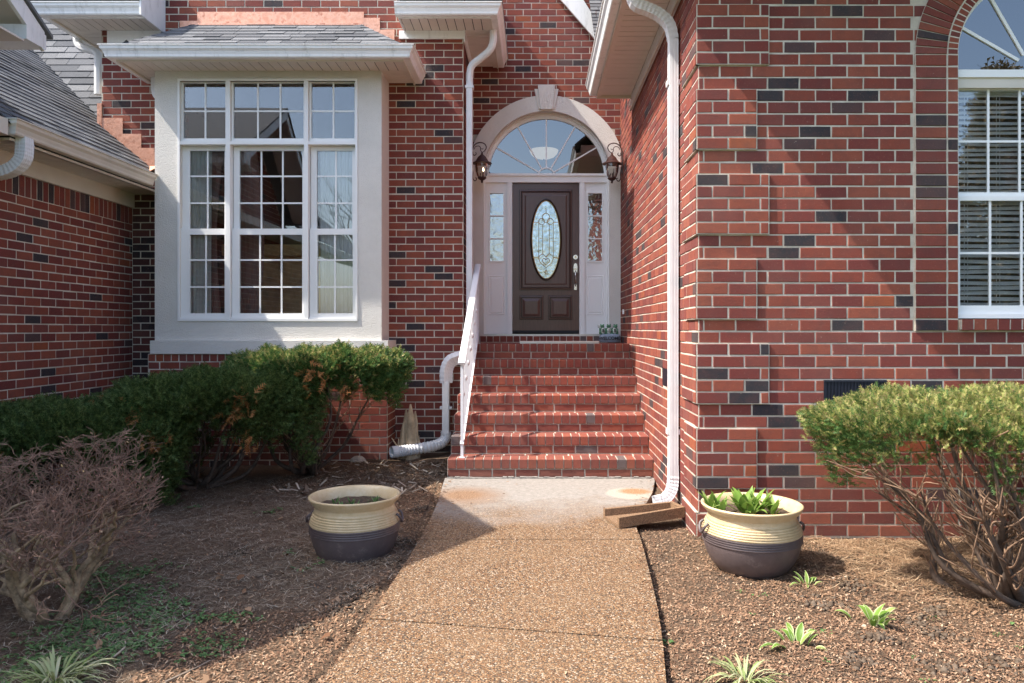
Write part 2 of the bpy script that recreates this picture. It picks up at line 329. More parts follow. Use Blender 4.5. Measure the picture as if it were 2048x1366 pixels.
house=thing('brick_house','red brick house with stucco bay window, arched entry and white eaves','house',(0,9,0))
def part(mb,name,smooth=False,root=house): return child(mb.build(name,None,smooth),root)
XR=1.13; YF=5.15; YD=9.90; XL=-.85; YW=8.67; XG=-4.73; YB=8.25; ZL=1.246
# ------------------------------------------------------------------ right wing: front wall with arched window
W0,W1=PX(1915,YF),PX(2235,YF); WC=(W0+W1)/2; WR=(W1-W0)/2; WZB=PZ(637,YF); WZS=PZ(110,YF)
mb=MB(); TOPZ=4.12
TH=.22
mb.box((XR,YF,-.35),(W0,YF+TH,TOPZ),'mortar'); mb.box((W1,YF,-.35),(6.2,YF+TH,TOPZ),'mortar'); mb.box((W0,YF,-.35),(W1,YF+TH,WZB-.02),'mortar')
K=24
for i in range(K):
    a0=math.pi-math.pi*i/K; a1=math.pi-math.pi*(i+1)/K
    pa=(WC+WR*math.cos(a0),WZS+WR*math.sin(a0)); pb=(WC+WR*math.cos(a1),WZS+WR*math.sin(a1))
    mb.poly_prism([(pa[0],YF,pa[1]),(pb[0],YF,pb[1]),(pb[0],YF,TOPZ),(pa[0],YF,TOPZ)],(0,TH,0),'mortar')
RO=WR+.305; RM=WR+.075
V0,V1,VZ0,VZ1=PX(1647,YF),PX(1772,YF),PZ(812,YF),PZ(760,YF)
def keepF(p,q,a,b):
    if p>V0-.01 and q<V1+.01 and b>VZ0+.03 and a<VZ1-.03: return False
    if b>WZB-.05:
        if b<=WZS:
            if q>WC-RO+.02 and p<WC+RO-.02: return False
        else:
            for (x,z) in ((p,a),(q,a),(p,b),(q,b),((p+q)/2,a)):
                if math.hypot(x-WC,z-WZS)<RO-.10: return False
    return True
# joints broken at the vent and the window jamb
zq=ZB+BH*round((WZB-.084-ZB)/BH)
bricks(mb,(0,YF,0),X_,-Y_,XR,6.1,-.15,zq,PX(1535,YF),keepF)
bricks(mb,(0,YF,0),X_,-Y_,XR,W0-.305,zq,TOPZ,PX(1535,YF),keepF)
bricks(mb,(0,YF,0),X_,-Y_,W0-.305,6.1,zq,TOPZ,PX(1535,YF),keepF)
bricks(mb,(0,YF,0),X_,-Y_,W0-.305+.001,W1+.3,WZB-.085-.0841,WZB-.0841,.05,lambda p,q,a,b:False)
part(mb,'wall')
# arch ring and jambs, 1 cm proud
mb=MB(); ro=WR+.30; z0=zq+.002
def ringseg(mb,r0,r1,a0,a1,out,mat,pad=.0035):
    am=pad/((r0+r1)/2); P=[]
    for (r,a) in ((r0+.004,a0+am),(r1-.004,a0+am),(r1-.004,a1-am),(r0+.004,a1-am)): P.append((WC+r*math.cos(a),WZS+r*math.sin(a)))
    cx=sum(p[0] for p in P)/4; cz=sum(p[1] for p in P)/4; vs=[(x,YF+.02,z) for x,z in P]+[(x,YF-out+.003,z) for x,z in P]+[(cx+(x-cx)*.97,YF-out,cz+(z-cz)*.94) for x,z in P]
    mb.add(vs,[(8,9,10,11)]+[(l+i,l+(i+1)%4,l+4+(i+1)%4,l+4+i) for l in (0,4) for i in range(4)],mat)
n=46
for i in range(n):
    a0=math.pi*i/n; a1=math.pi*(i+1)/n
    ringseg(mb,WR+.078,ro,a0,a1,.017+rnd.uniform(0,.002),'brick'); ringseg(mb,WR,WR+.074,a0,a1,.011,'brick')
    P=[(WC+r*math.cos(a),YF-.010,WZS+r*math.sin(a)) for r,a in ((WR+.001,a0),(ro,a0),(ro,a1),(WR+.001,a1))]; mb.add(P,[(0,1,2,3)],'mortar')
for sx_ in (-1,1):
    xs=sorted((WC+sx_*WR,WC+sx_*(WR+.30))); mb.box((xs[0]+.001,YF-.010,z0),(xs[1],YF+.01,WZS),'mortar')
    mid=WC+sx_*(WR+.19); k=0; nk=round((WZS-z0)/BH); pk=(WZS-z0)/nk
    for k in range(nk):
        zc=z0+(k+.5)*pk; mb.bbox((mid,YF-.010,zc),X_,-Y_,Z_,.209,.007+rnd.uniform(0,.002),BH-BJ,'brick'); mb.bbox((WC+sx_*(WR+.037),YF-.010,zc),X_,-Y_,Z_,.068,.003,BH-BJ,'brick')
part(mb,'window_surround')
mb=MB(); mb.box((W0+.005,YF-.03,z0+.012),(W1-.005,YF+.10,WZB-.008),'mortar'); row(mb,(0,YF-.03,(z0+WZB)/2),X_,-Y_,Z_,W0+.01,W1-.01,.087,.088,.006); part(mb,'window_sill')
# crawlspace vent
mb=MB(); mb.box((V0,YF-.009,VZ0),(V1,YF+.0,VZ1),'vent_black')
for i in range(19): x=V0+(i+.5)*(V1-V0)/19; mb.box((x-.006,YF-.014,VZ0+.012),(x+.006,YF-.008,VZ1-.012),'vent_black')
mb.box((V0,YF-.018,VZ1-.014),(V1,YF-.0085,VZ1-.001),'vent_black'); part(mb,'foundation_vent')
# quoins wrapped round the corner: five courses proud, two flush
mb=MB(); q=.018; zt=PZ(131,YF)
blocks=[(zt,zt+5*BH,1)]
for i in range(1,7): t0=zt-(7*i)*BH; blocks.append((t0,t0+5*BH,i%2==0))
for (za,zb_,wide) in blocks:
    if za<-.3: continue
    w=PX(1537 if wide else 1513,YF)-XR; w2=w
    mb.box((XR-q,YF-q,za+.001),(XR+w,YF+.01,zb_-.001),'mortar'); mb.box((XR-q,YF-q+.001,za+.001),(XR+.01,YF+w2,zb_-.001),'mortar')
    bricks(mb,(0,YF-q,0),X_,-Y_,XR-q+.001,XR+w,za,zb_,XR-q,zb=za)
    bricks(mb,(XR-q,0,0),Y_,-X_,YF-q+.001,YF+w2,za,zb_,YF-q+.111,zb=za)
part(mb,'quoin')
# ------------------------------------------------------------------ right wing: side wall
mb=MB(); mb.box((XR+.0015,YF+.0015,-.35),(XR+TH,YD+.3,6.2),'mortar')
HV=(PX(1334,1),0)
bricks(mb,(XR,0,0),Y_,-X_,YF+.001,YD,-.15,6.1,YF+.1,lambda p,q,a,b: not (6.30<(p+q)/2<6.62 and .93<(a+b)/2<1.09))
part(mb,'side_wall')
mb=MB(); mb.box((XR-.004,6.30,.93),(XR+.001,6.60,1.10),'vent_black'); part(mb,'side_vent')
# eave on the wing side: soffit boards, frieze, fascia, gutter
def soffit(mb,x0,x1,y0,y1,z,along='Y',pitch=.105,mat='soffit'):
    mb.box((x0,y0,z+.006),(x1,y1,z+.02),'gap_dark')
    a,b=(y0,y1) if along=='Y' else (x0,x1); k=max(1,round((b-a)/pitch)); p=(b-a)/k
    for i in range(k):
        s0=a+i*p+.0045; s1=a+(i+1)*p-.0045
        if along=='Y': mb.box((x0,s0,z),(x1,s1,z+.01),mat)
        else: mb.box((s0,y0,z),(s1,y1,z+.01),mat)
GP=[(0,0),(.070,0),(.078,.012),(.080,.030),(.092,.062),(.112,.085),(.116,.112),(.128,.116),(.128,.124),(.108,.124),(.104,.092),(.070,.02),(.0,.02)]
def gutter(mb,p0,p1,out,m0=0,m1=0,mat='white_trim',sc=1.0):
    p0=Vector(p0); p1=Vector(p1); d=(p1-p0).normalized(); out=Vector(out); n=len(GP)
    vs=[p0+out*(o*sc)+Z_*(z*sc)-d*(m0*o*sc) for o,z in GP]+[p1+out*(o*sc)+Z_*(z*sc)+d*(m1*o*sc) for o,z in GP]
    mb.add(vs,[(i,(i+1)%n,n+(i+1)%n,n+i) for i in range(n)]+[tuple(range(n)),tuple(range(n,2*n))[::-1]],mat)
ZS=4.13
mb=MB(); soffit(mb,.72,XR-.03,YF-.5,8.57,ZS,'Y',.115); soffit(mb,XR-.03,6.2,YF-.5,YF-.03,ZS,'X',.115)
mb.box((.72,YF-.5,ZS-.012),(.752,8.57,ZS+.001),'soffit'); part(mb,'soffit')
mb=MB(); mb.box((XR-.028,YF-.001,3.98),(XR-.006,8.63,ZS),'white_trim'); mb.box((XR-.04,YF-.001,3.965),(XR-.028,8.63,3.99),'cream_trim'); mb.box((XR-.02,YF-.045,3.95),(6.2,YF-.021,ZS),'white_trim'); part(mb,'frieze')
mb=MB(); mb.box((.70,YF-.52,ZS-.03),(.718,8.60,ZS+.14),'cream_trim'); mb.box((.718,YF-.52,ZS-.03),(6.2,YF-.502,ZS+.14),'cream_trim'); mb.box((.718,8.571,ZS-.03),(XR-.001,8.60,ZS+.14),'cream_trim'); part(mb,'fascia')
mb=MB(); gutter(mb,(.699,8.60,ZS),(.699,YF-.52,ZS),-X_,0,1); gutter(mb,(.699,YF-.521,ZS),(6.2,YF-.521,ZS),-Y_,1,0); part(mb,'gutter')
# roofs -------------------------------------------------------------
def shingles(mb,o,u,v,ur,vmax,n,tab=.30,ex=.14,th=.010):
    """o eave corner, u along the eave, v up the slope, n normal, ur(v)->(u0,u1)"""
    o=Vector(o); k=int(vmax/ex)+1
    for r in range(k):
        v0=r*ex; v1=min(vmax,v0+ex)
        if v1-v0<.02: continue
        (a,b)=ur((v0+v1)/2); (a1,b1)=ur(v1); (a0,b0)=ur(v0)
        x=a-rnd.uniform(0,tab)
        while x<b:
            w=tab*rnd.choice((.65,.85,1,1.15,1.3)); p=max(a,x); q_=min(b,x+w); x+=w
            if q_-p<.02: continue
            pl=p; pr=q_; tl=p; tr=q_
            if p==a: pl,tl=a0,a1
            if q_==b: pr,tr=b0,b1
            h=th+rnd.choice((0,0,.005)); g=.0035
            A=[o+u*(pl+g)+v*v0+n*(h+.004),o+u*(pr-g)+v*v0+n*(h+.004),o+u*(tr-g)+v*(v1+.03)+n*.003,o+u*(tl+g)+v*(v1+.03)+n*.003]
            B=[o+u*(pl+g)+v*v0-n*.004,o+u*(pr-g)+v*v0-n*.004]
            mb.add(A+B,[(0,1,2,3),(4,5,1,0),(4,0,3),(1,5,2)],'shingle')
m_=.83; L_=math.hypot(1,m_)
mb=MB(); mb.poly_prism([(.60,YF-.62,ZS+.125),(.60,8.62,ZS+.125),(3.4,8.62,ZS+.125+2.8*m_),(3.4,YF+2,ZS+.125+2.8*m_)],(0,0,.03),'shingle')
mb.poly_prism([(.60,YF-.62,ZS+.12),(6.2,YF-.62,ZS+.12),(6.2,YF+2,ZS+.125+2.8*m_),(3.4,YF+2,ZS+.125+2.8*m_)],(0,0,.03),'shingle')
part(mb,'wing_roof')
# downspouts: fluted rectangular pipe
FP=[]
def flute(w,d,nw=5,nd=3,g=.06):
    pts=[]
    def side(p,q,nrm,k):
        for i in range(k):
            for tt,dd in ((i/k+.02,0),((i+.36)/k,0),((i+.44)/k,-g*.5),((i+.56)/k,-g*.5),((i+.64)/k,0)):
                pts.append((p[0]+(q[0]-p[0])*tt+nrm[0]*dd,p[1]+(q[1]-p[1])*tt+nrm[1]*dd))
    side((-w,-d),(w,-d),(0,-1),nw); side((w,-d),(w,d),(1,0),nd); side((w,d),(-w,d),(0,1),nw); side((-w,d),(-w,-d),(-1,0),nd)
    return pts
PF=flute(1,.78)
def curve(P,k=6):                                    # Catmull-Rom through P
    P=[Vector(p) for p in P]; Q=[P[0]*2-P[1]]+P+[P[-1]*2-P[-2]]; out=[]
    for i in range(1,len(Q)-2):
        for j in range(k):
            t=j/k; a,b,c,d=Q[i-1:i+3]
            out.append(.5*((2*b)+(c-a)*t+(2*a-5*b+4*c-d)*t*t+(3*b-a-3*c+d)*t**3))
    out.append(P[-1]); return out
def crimp(pts,a,b,r,amp=.04):
    return [r*(1+(amp if (i%2 and a<=i<=b) else 0)) for i in range(len(pts))]
mb=MB(); Yd=5.83; xd=PX(1346,Yd)
top=curve([(.745,Yd,4.17),(.748,Yd,4.07),(.785,Yd,3.985),(.88,Yd,3.945),(.97,Yd,3.90),(xd-.03,Yd,3.82),(xd,Yd,3.70)],6)
mb.tube(top,crimp(top,2,40,.047,.06),'downspout_white',prof=PF,up=(0,1,0))
mb.tube([(xd,Yd,3.70),(xd,Yd,.34)],.046,'downspout_white',prof=PF,up=(0,1,0))
for z in (3.36,.62,.30): mb.box((xd-.050,Yd-.041,z-.02),(xd+.050,Yd+.041,z+.02),'downspout_white') if z!=.30 else None
bot=curve([(xd,Yd,.36),(xd,Yd,.24),(xd-.015,Yd-.01,.16),(xd-.06,Yd-.02,.10),(xd-.12,Yd-.03,.085),(xd-.155,Yd-.035,.08)],6)
mb.tube(bot,crimp(bot,4,24,.048,.05),'downspout_white',prof=PF,up=(0,1,0),cap=False); part(mb,'downspout')
mb=MB(); mb.box((xd+.035,Yd-.03,2.0),(XR,Yd+.03,2.03),'downspout_white')
part(mb,'downspout_strap')
# ------------------------------------------------------------------ entry wall
AC=PX(1093,YD-.05); AZ=PZ(350,YD); RI=.862; ROu=1.05
mb=MB(); UPZ=6.2; TD=.26; YDB=YD+TD
mb.box((XL,YD,-.2),(AC-RI,YDB,AZ),'mortar'); mb.box((AC+RI,YD,-.2),(XR,YDB,AZ),'mortar'); K=20
for i in range(K):
    a0=math.pi-math.pi*i/K; a1=math.pi-math.pi*(i+1)/K
    pa=(AC+RI*math.cos(a0),AZ+RI*math.sin(a0)); pb=(AC+RI*math.cos(a1),AZ+RI*math.sin(a1))
    mb.poly_prism([(pa[0],YD,pa[1]),(pb[0],YD,pb[1]),(pb[0],YD,UPZ),(pa[0],YD,UPZ)],(0,TD,0),'mortar')
mb.box((XL,YD,AZ),(AC-RI,YDB,UPZ),'mortar'); mb.box((AC+RI,YD,AZ),(XR,YDB,UPZ),'mortar')
def keepD(p,q,a,b):
    if b<AZ+.05: return False
    return min(math.hypot(x-AC,z-AZ) for x in (p,q,(p+q)/2) for z in (a,b))>RI+.02
bricks(mb,(0,YD,0),X_,-Y_,XL,XR,AZ-.3,UPZ,.05,keepD); part(mb,'entry_wall')
mb=MB(); mb.box((XL-TH,YW+.002,-.2),(XL,YDB,UPZ),'mortar'); bricks(mb,(XL,0,0),Y_,X_,YW+.001,YD,-.1,UPZ,YW); part(mb,'return_wall')
# arched stucco trim with keystone
mb=MB(); K=40; yo=YD-.055
for i in range(K):
    a0=math.pi*i/K; a1=math.pi*(i+1)/K; P=[]
    def pt(r,a):
        x=AC+r*math.cos(a); z=AZ+r*math.sin(a); return (min(max(x,XL+.004),XR-.004),z)
    p=[pt(RI-.02,a0),pt(ROu,a0),pt(ROu,a1),pt(RI-.02,a1)]
    mb.poly_prism([(x,yo,z) for x,z in p],(0,.09,0),'stucco')
mb.box((XL+.004,yo,ZL+.001),(AC-RI+.02,yo+.09,AZ),'stucco'); mb.box((AC+RI-.02,yo,ZL+.001),(XR-.004,yo+.09,AZ),'stucco')
part(mb,'arch_trim')
mb=MB(); kz0,kz1=PZ(218,YD-.1),PZ(169,YD-.1)
for (w0,w1,y,za,zb_) in ((.075,.115,.10,kz0,kz1),(.105,.16,.075,kz0+.01,kz1-.05)):
    mb.poly_prism([(AC-w0,YD-y,za),(AC+w0,YD-y,za),(AC+w1,YD-y,zb_),(AC-w1,YD-y,zb_)],(0,y+.02,0),'stucco')
part(mb,'keystone')
# white door frame, fanlight, sidelights, door
YU=10.03; f=lambda x:PX(x,YU); g=lambda y:PZ(y,YU)
mb=MB(); xl,xr=AC-RI+.02,AC+RI-.02; zt_=g(350); sill=1.337
mb.box((xl-.02,YU-.03,sill),(f(973),YU+.09,zt_),'white_vinyl'); mb.box((f(1211),YU-.03,sill),(xr+.02,YU+.09,zt_),'white_vinyl')
mb.box((f(1014.6),YU-.045,sill),(f(1024.6),YU+.09,g(366)),'white_vinyl'); mb.box((f(1158.5),YU-.045,sill),(f(1169),YU+.09,g(366)),'white_vinyl')
mb.box((xl,YU-.05,g(366)),(xr,YU+.09,g(351.5)),'white_vinyl'); mb.box((xl,YU-.075,g(353.5)),(xr,YU-.05,g(349)),'white_vinyl')
mb.box((xl-.02,YU-.10,sill),(xl+.02,YU-.031,zt_),'white_vinyl'); mb.box((xr-.02,YU-.10,sill),(xr+.02,YU-.031,zt_),'white_vinyl')
part(mb,'door_frame')
fan=MB(); rg=PX(1209.5,YU)-f(1094); K=36; fr_=RI+.0
for i in range(K):
    a0=math.pi*i/K; a1=math.pi*(i+1)/K
    for (r0,r1,y0) in ((rg,rg+.045,.02),(rg+.045,rg+.085,.055),(rg+.085,RI+.01,.08)):
        P=[(AC+r*math.cos(a),YU-y0,AZ+r*math.sin(a)) for r,a in ((r0,a0),(r1,a0),(r1,a1),(r0,a1))]; fan.poly_prism(P,(0,y0+.03,0),'white_vinyl')
hub=.118; cz=AZ+.005
for a in (30,60,90,120,150):
    a=R(a); d=Vector((math.cos(a),0,math.sin(a))); s_=Vector((-math.sin(a),0,math.cos(a))); p0=Vector((AC,YU-.012,cz))+d*hub; p1=Vector((AC,YU-.012,cz))+d*(rg+.005)
    fan.poly_prism([p0-s_*.0085,p1-s_*.0085,p1+s_*.0085,p0+s_*.0085],(0,.02,0),'white_vinyl')
for i in range(16):
    a0=math.pi*i/16; a1=math.pi*(i+1)/16
    fan.poly_prism([(AC+r*math.cos(a),YU-.013,cz+r*math.sin(a)) for r,a in ((hub-.012,a0),(hub+.006,a0),(hub+.006,a1),(hub-.012,a1))],(0,.02,0),'white_vinyl')
fo=part(fan,'fanlight')
mb=MB(); mb.add([(AC+(rg+.01)*math.cos(math.pi*i/K),YU+.004,AZ+(rg+.01)*math.sin(math.pi*i/K)) for i in range(K+1)],[tuple(range(K+1))],'fan_glass'); o=mb.build('glass'); o.parent=fo
for (xa,xb,ga,gb) in ((973,1014.6,980,1007),(1169,1211,1176,1204)):
    mb=MB(); z0,z1=sill+.02,g(366); Z0,Z1=g(522),g(387)
    x0,x1,a,b=f(xa)+.001,f(xb)-.001,f(ga),f(gb)
    mb.box((x0,YU-.012,z0),(a,YU+.03,z1),'white_vinyl'); mb.box((b,YU-.012,z0),(x1,YU+.03,z1),'white_vinyl'); mb.box((a,YU-.012,z0),(b,YU+.03,Z0),'white_vinyl'); mb.box((a,YU-.012,Z1),(b,YU+.03,z1),'white_vinyl')
    for (p0,p1,q0,q1) in ((a-.018,b+.018,Z1,Z1+.018),(a-.018,b+.018,Z0-.018,Z0),(a-.018,a,Z0,Z1),(b,b+.018,Z0,Z1)): mb.box((p0,YU-.024,q0),(p1,YU-.012,q1),'white_vinyl')
    for yy in (432,477.5): mb.box((a,YU-.016,g(yy)-.008),(b,YU+.0,g(yy)+.008),'white_vinyl')
    mb.loft_rect(a-.02,b+.02,g(630),g(551),YU-.012,[(0,0),(.006,.008),(.016,.008),(.022,.001),(.04,.009),(.045,.009)],'white_vinyl')
    so_=part(mb,'sidelight'); m2=MB(); m2.box((a,YU+.006,Z0),(b,YU+.010,Z1),'side_glass'); o=m2.build('glass'); o.parent=so_
dx0,dx1,dz0,dz1=f(1025),f(1158),g(666),g(366.5)
mb=MB(); mb.box((dx0,YU,dz0),(dx1,YU+.045,dz1),'door_wood'); mb.box((dx0,YU-.006,dz0),(dx1,YU-.0005,dz0+.035),'gap_dark')
c5=lambda x:f(900+x/3.595); d5=lambda y:g(340+y/3.595)
mb.loft_rect(c5(500),c5(877),d5(862),d5(143),YU,[(0,0),(.004,.016),(.018,.018),(.024,.006),(.036,.010),(.042,.003),(.070,.003),(.085,.009),(.10,.009)],'door_wood')
for xa,xb in ((500,670),(707,877)): mb.loft_rect(c5(xa),c5(xb),d5(1075),d5(903),YU,[(0,0),(.004,.016),(.016,.018),(.022,.004),(.040,.004),(.075,.014),(.08,.014)],'door_wood')
door=part(mb,'door')
for (x0,x1,z0,z1) in ((c5(500),c5(877),d5(862),d5(143)),(c5(500),c5(670),d5(1075),d5(903)),(c5(707),c5(877),d5(1075),d5(903))):
    m2=MB()
    for ins in (.001,.029): m2.tube([(x0+ins,YU-.011,z0+ins),(x1-ins,YU-.011,z0+ins),(x1-ins,YU-.011,z1-ins),(x0+ins,YU-.011,z1-ins),(x0+ins,YU-.011,z0+ins)],.0045,'door_edge',n=6)
    o=m2.build('moulding'); o.parent=door
ox,oz=c5(690),d5(502); ow,oh=.217,.556; YO=YU-.009
m2=MB(); K=56; R_=[(1.0,1.0,.002),(.985,.995,.026),(.93,.972,.030),(.915,.965,.016),(.885,.95,.012)]
vs=[]; 
for (a,b_,out) in R_:
    for i in range(K): an=2*math.pi*i/K; vs.append((ox+ow*a*math.cos(an),YO-out,oz+oh*b_*math.sin(an)))
m2.add(vs,[(r*K+i,r*K+(i+1)%K,(r+1)*K+(i+1)%K,(r+1)*K+i) for r in range(len(R_)-1) for i in range(K)],'door_edge'); o=m2.build('oval_frame'); o.parent=door
m2=MB(); gw,gh=ow*.895,oh*.955
m2.add([(ox+gw*math.cos(2*math.pi*i/K),YO-.0125,oz+gh*math.sin(2*math.pi*i/K)) for i in range(K)],[tuple(range(K))],'oval_glass'); o=m2.build('oval_glass'); o.parent=door
m2=MB()
def came(P,r=.0048,k=5,cl=False): m2.tube(curve([(ox+x,YO-.016,oz+z) for x,z in P],k),r,'brass',n=5)
ring_=[(gw*.97*math.cos(2*math.pi*i/40),gh*.985*math.sin(2*math.pi*i/40)) for i in range(41)]; m2.tube([(ox+x,YO-.016,oz+z) for x,z in ring_],.006,'brass',n=5)
def circ(cx,cz,rx,rz): m2.tube([(ox+cx+rx*math.cos(2*math.pi*i/20),YO-.016,oz+cz+rz*math.sin(2*math.pi*i/20)) for i in range(21)],.0048,'brass',n=5)
circ(0,.295,.050,.062); circ(-.058,.245,.04,.042); circ(.058,.245,.04,.042)
came([(0,.36),(0,.42)],k=2)
for s_ in (-1,1):
    came([(s_*.098,.235),(s_*.098,-.235)],k=2); came([(s_*.045,.20),(s_*.045,-.20)],k=2); came([(s_*.098,.235),(s_*.185,.235)],k=2); came([(s_*.098,-.245),(s_*.180,-.245)],k=2)
    came([(0,-.235),(s_*.045,-.195),(s_*.095,-.235),(s_*.075,-.31),(0,-.375)]); came([(0,-.27),(s_*.03,-.255),(s_*.045,-.29),(0,-.345)]); came([(s_*.09,.02),(s_*.045,.02)],k=2)
came([(0,-.375),(0,-.51)],k=2); circ(0,-.44,.018,.022); o=m2.build('leaded_came'); o.parent=door
m2=MB(); hx=c5(902); hz=d5(627)
def ydisc(mb,cx,cz,y0,y1,r,mat,n=20):
    mb.poly_prism([(cx+r*math.cos(2*math.pi*i/n),y1,cz+r*math.sin(2*math.pi*i/n)) for i in range(n)],(0,y0-y1,0),mat)
ydisc(m2,hx,hz,YU,YU-.014,.033,'nickel',8); ydisc(m2,hx,hz,YU-.014,YU-.024,.021,'nickel'); ydisc(m2,hx,hz,YU-.024,YU-.030,.010,'brass'); o=m2.build('deadbolt'); o.parent=door
m2=MB(); a=d5(737); b=d5(670)
m2.poly_prism([(hx-.022,YU-.012,a),(hx+.022,YU-.012,a),(hx+.026,YU-.012,(a+b)/2),(hx+.022,YU-.012,b-.015),(hx,YU-.012,b),(hx-.022,YU-.012,b-.015),(hx-.026,YU-.012,(a+b)/2)],(0,.012,0),'nickel')
m2.tube(curve([(hx,YU-.012,d5(725)),(hx,YU-.055,d5(735)),(hx,YU-.066,d5(775)),(hx,YU-.058,d5(810)),(hx,YU-.012,d5(835))]),[.009]*8+[.012]*5+[.009]*8,'nickel',n=8)
m2.box((hx-.016,YU-.010,d5(862)),(hx+.016,YU-.0005,d5(825)),'nickel'); m2.box((hx-.02,YU-.05,d5(712)),(hx+.02,YU-.012,d5(706)),'nickel'); o=m2.build('handle'); o.parent=door
mb=MB(); mb.box((xl-.02,YU-.14,sill-.002),(xr+.02,YU+.05,sill+.018),'aluminium'); part(mb,'door_sill')
mb=MB(); mb.box((XR-.022,9.45,1.615),(XR-.004,9.50,1.675),'white_vinyl'); part(mb,'doorbell')
# ------------------------------------------------------------------ front wall behind the bay
mb=MB(); ul=-5.09; bx0,bx1=-4.25,-1.722
mb.box((ul,YW,3.0),(bx0,YW+TH,UPZ),'mortar'); mb.box((XG-.2,YW,-.35),(bx0,YW+TH,3.0),'mortar'); mb.box((bx1,YW,-.35),(XL-.001,YW+TH,UPZ),'mortar'); mb.box((bx0,YW,4.35),(bx1,YW+TH,UPZ),'mortar')
bricks(mb,(0,YW,0),X_,-Y_,ul,XL,3.0,UPZ,.03,lambda p,q,a,b: not (p>bx0 and q<bx1 and b<4.35)); bricks(mb,(0,YW,0),X_,-Y_,bx1-.02,XL,-.15,3.0,.03); part(mb,'front_wall')
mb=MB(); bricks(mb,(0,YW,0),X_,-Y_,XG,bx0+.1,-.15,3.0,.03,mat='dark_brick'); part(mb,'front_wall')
# bay: brick base, stucco body with sill band
mb=MB(); e0,e1=-4.31,-1.65; yb=8.22; zt_=1.148; zr=zt_-.088
mb.box((e0,yb,-.35),(e1,YW+.01,zt_),'mortar'); bricks(mb,(0,yb,0),X_,-Y_,e0,e1,-.15,zr,e0+.02,zb=zr-20*BH); row(mb,(0,yb,(zr+zt_)/2),X_,-Y_,Z_,e0,e1,.0845,.088)
bricks(mb,(e1,0,0),Y_,X_,yb,YW,-.15,zr,yb+.1,zb=zr-20*BH); row(mb,(e1,0,(zr+zt_)/2),Y_,X_,Z_,yb,YW,.0845,.088); part(mb,'bay_base')
mb=MB(); wx0,wx1,wz0,wz1=PX(358,YB),PX(713,YB),PZ(640,YB),PZ(160,YB); st=4.31; zs0=PZ(681,YB)
mb.box((bx0,YB,zs0),(wx0,YB+.14,st),'stucco'); mb.box((wx1,YB,zs0),(bx1,YB+.14,st),'stucco'); mb.box((wx0,YB,zs0),(wx1,YB+.14,wz0),'stucco'); mb.box((wx0,YB,wz1),(wx1,YB+.14,st),'stucco')
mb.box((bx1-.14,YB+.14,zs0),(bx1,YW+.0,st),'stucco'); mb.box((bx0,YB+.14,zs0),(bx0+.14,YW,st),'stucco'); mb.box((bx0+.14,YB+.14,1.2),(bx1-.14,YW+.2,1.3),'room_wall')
part(mb,'bay_wall')
mb=MB(); mb.box((PX(300,8.19),8.19,1.150),(PX(776,8.19),YW,zs0),'stucco'); part(mb,'bay_sill')
# bay windows: three fixed lights above three double-hung windows
YG=YB+.05; h=lambda x:PX(x,YG); k_=lambda y:PZ(y,YG)
def sash(x0,x1,z0,z1,gx0,gx1,gz0,gz1,vx,vz,y,depth=.04,mw=.009,mat='white_vinyl'):
    """frame from outer rectangle to glass rectangle with muntins; returns mesh builders (frame, pane)"""
    a=MB(); a.box((x0,y,z0),(gx0,y+depth,z1),mat); a.box((gx1,y,z0),(x1,y+depth,z1),mat); a.box((gx0,y,z0),(gx1,y+depth,gz0),mat); a.box((gx0,y,gz1),(gx1,y+depth,z1),mat)
    for v_ in vx: a.box((v_-mw,y+.012,gz0),(v_+mw,y+.024,gz1),mat)
    for v_ in vz: a.box((gx0,y+.013,v_-mw),(gx1,y+.025,v_+mw),mat)
    p=MB(); p.box((gx0,y+.016,gz0),(gx1,y+.021,gz1),'window_glass'); return a,p
# outer casing
mb=MB(); yo=YB-.012
mb.box((wx0-.012,yo,wz0-.012),(wx1+.012,YB+.001,wz0+.012),'white_vinyl'); mb.box((wx0-.012,yo,wz1-.012),(wx1+.012,YB+.001,wz1+.012),'white_vinyl')
mb.box((wx0-.012,yo+.0005,wz0),(wx0+.012,YB+.001,wz1),'white_vinyl'); mb.box((wx1-.012,yo+.0005,wz0),(wx1+.012,YB+.001,wz1),'white_vinyl')
for x0,x1 in ((455,464),(611,619)): mb.box((h(x0),YB-.006,wz0+.012),(h(x1),YG+.08,wz1-.012),'white_vinyl')
mb.box((wx0+.012,YB-.004,k_(291)),(wx1-.012,YG+.08,k_(285)),'white_vinyl')
part(mb,'bay_window_casing')
bays=[((360,454.5),(368,452),(411,),(376.8,446.8),(380.7,450),(412,)),((464.5,610.5),(468,608),(516,561),(477,603),(480,605),(520,563)),((619.5,711.5),(623.5,709.5),(667,),(632,703),(635.5,706),(670,))]
for (ox0,ox1),(tx0,tx1),tv,(ux0,ux1),(lx0,lx1),lv in bays:
    a,p=sash(h(ox0),h(ox1),k_(284.5),wz1-.012,h(tx0),h(tx1),k_(277.5),k_(167),[h(v) for v in tv],[k_(222.5)],YG-.015); w=part(a,'transom_window'); o=p.build('pane'); o.parent=w
    a,p=sash(h(ox0)+.004,h(ox1)-.004,k_(462),k_(291.5),h(ux0),h(ux1),k_(457),k_(300),[h(v) for v in lv],[k_(351),k_(405)],YG+.03); w=part(a,'double_hung_window'); o=p.build('pane'); o.parent=w
    a,p=sash(h(ox0)+.004,h(ox1)-.004,wz0+.0125,k_(457.5),h(lx0),h(lx1),k_(626.5),k_(469.5),[h(v) for v in lv],[k_(520),k_(574)],YG-.012)
    a.box((h(ox0),YG-.03,wz0+.012),(h(ox1),YG-.013,wz0+.03),'white_vinyl'); o=a.build('lower_sash'); o.parent=w; q2=p.build('pane'); q2.parent=o; q2.parent=w
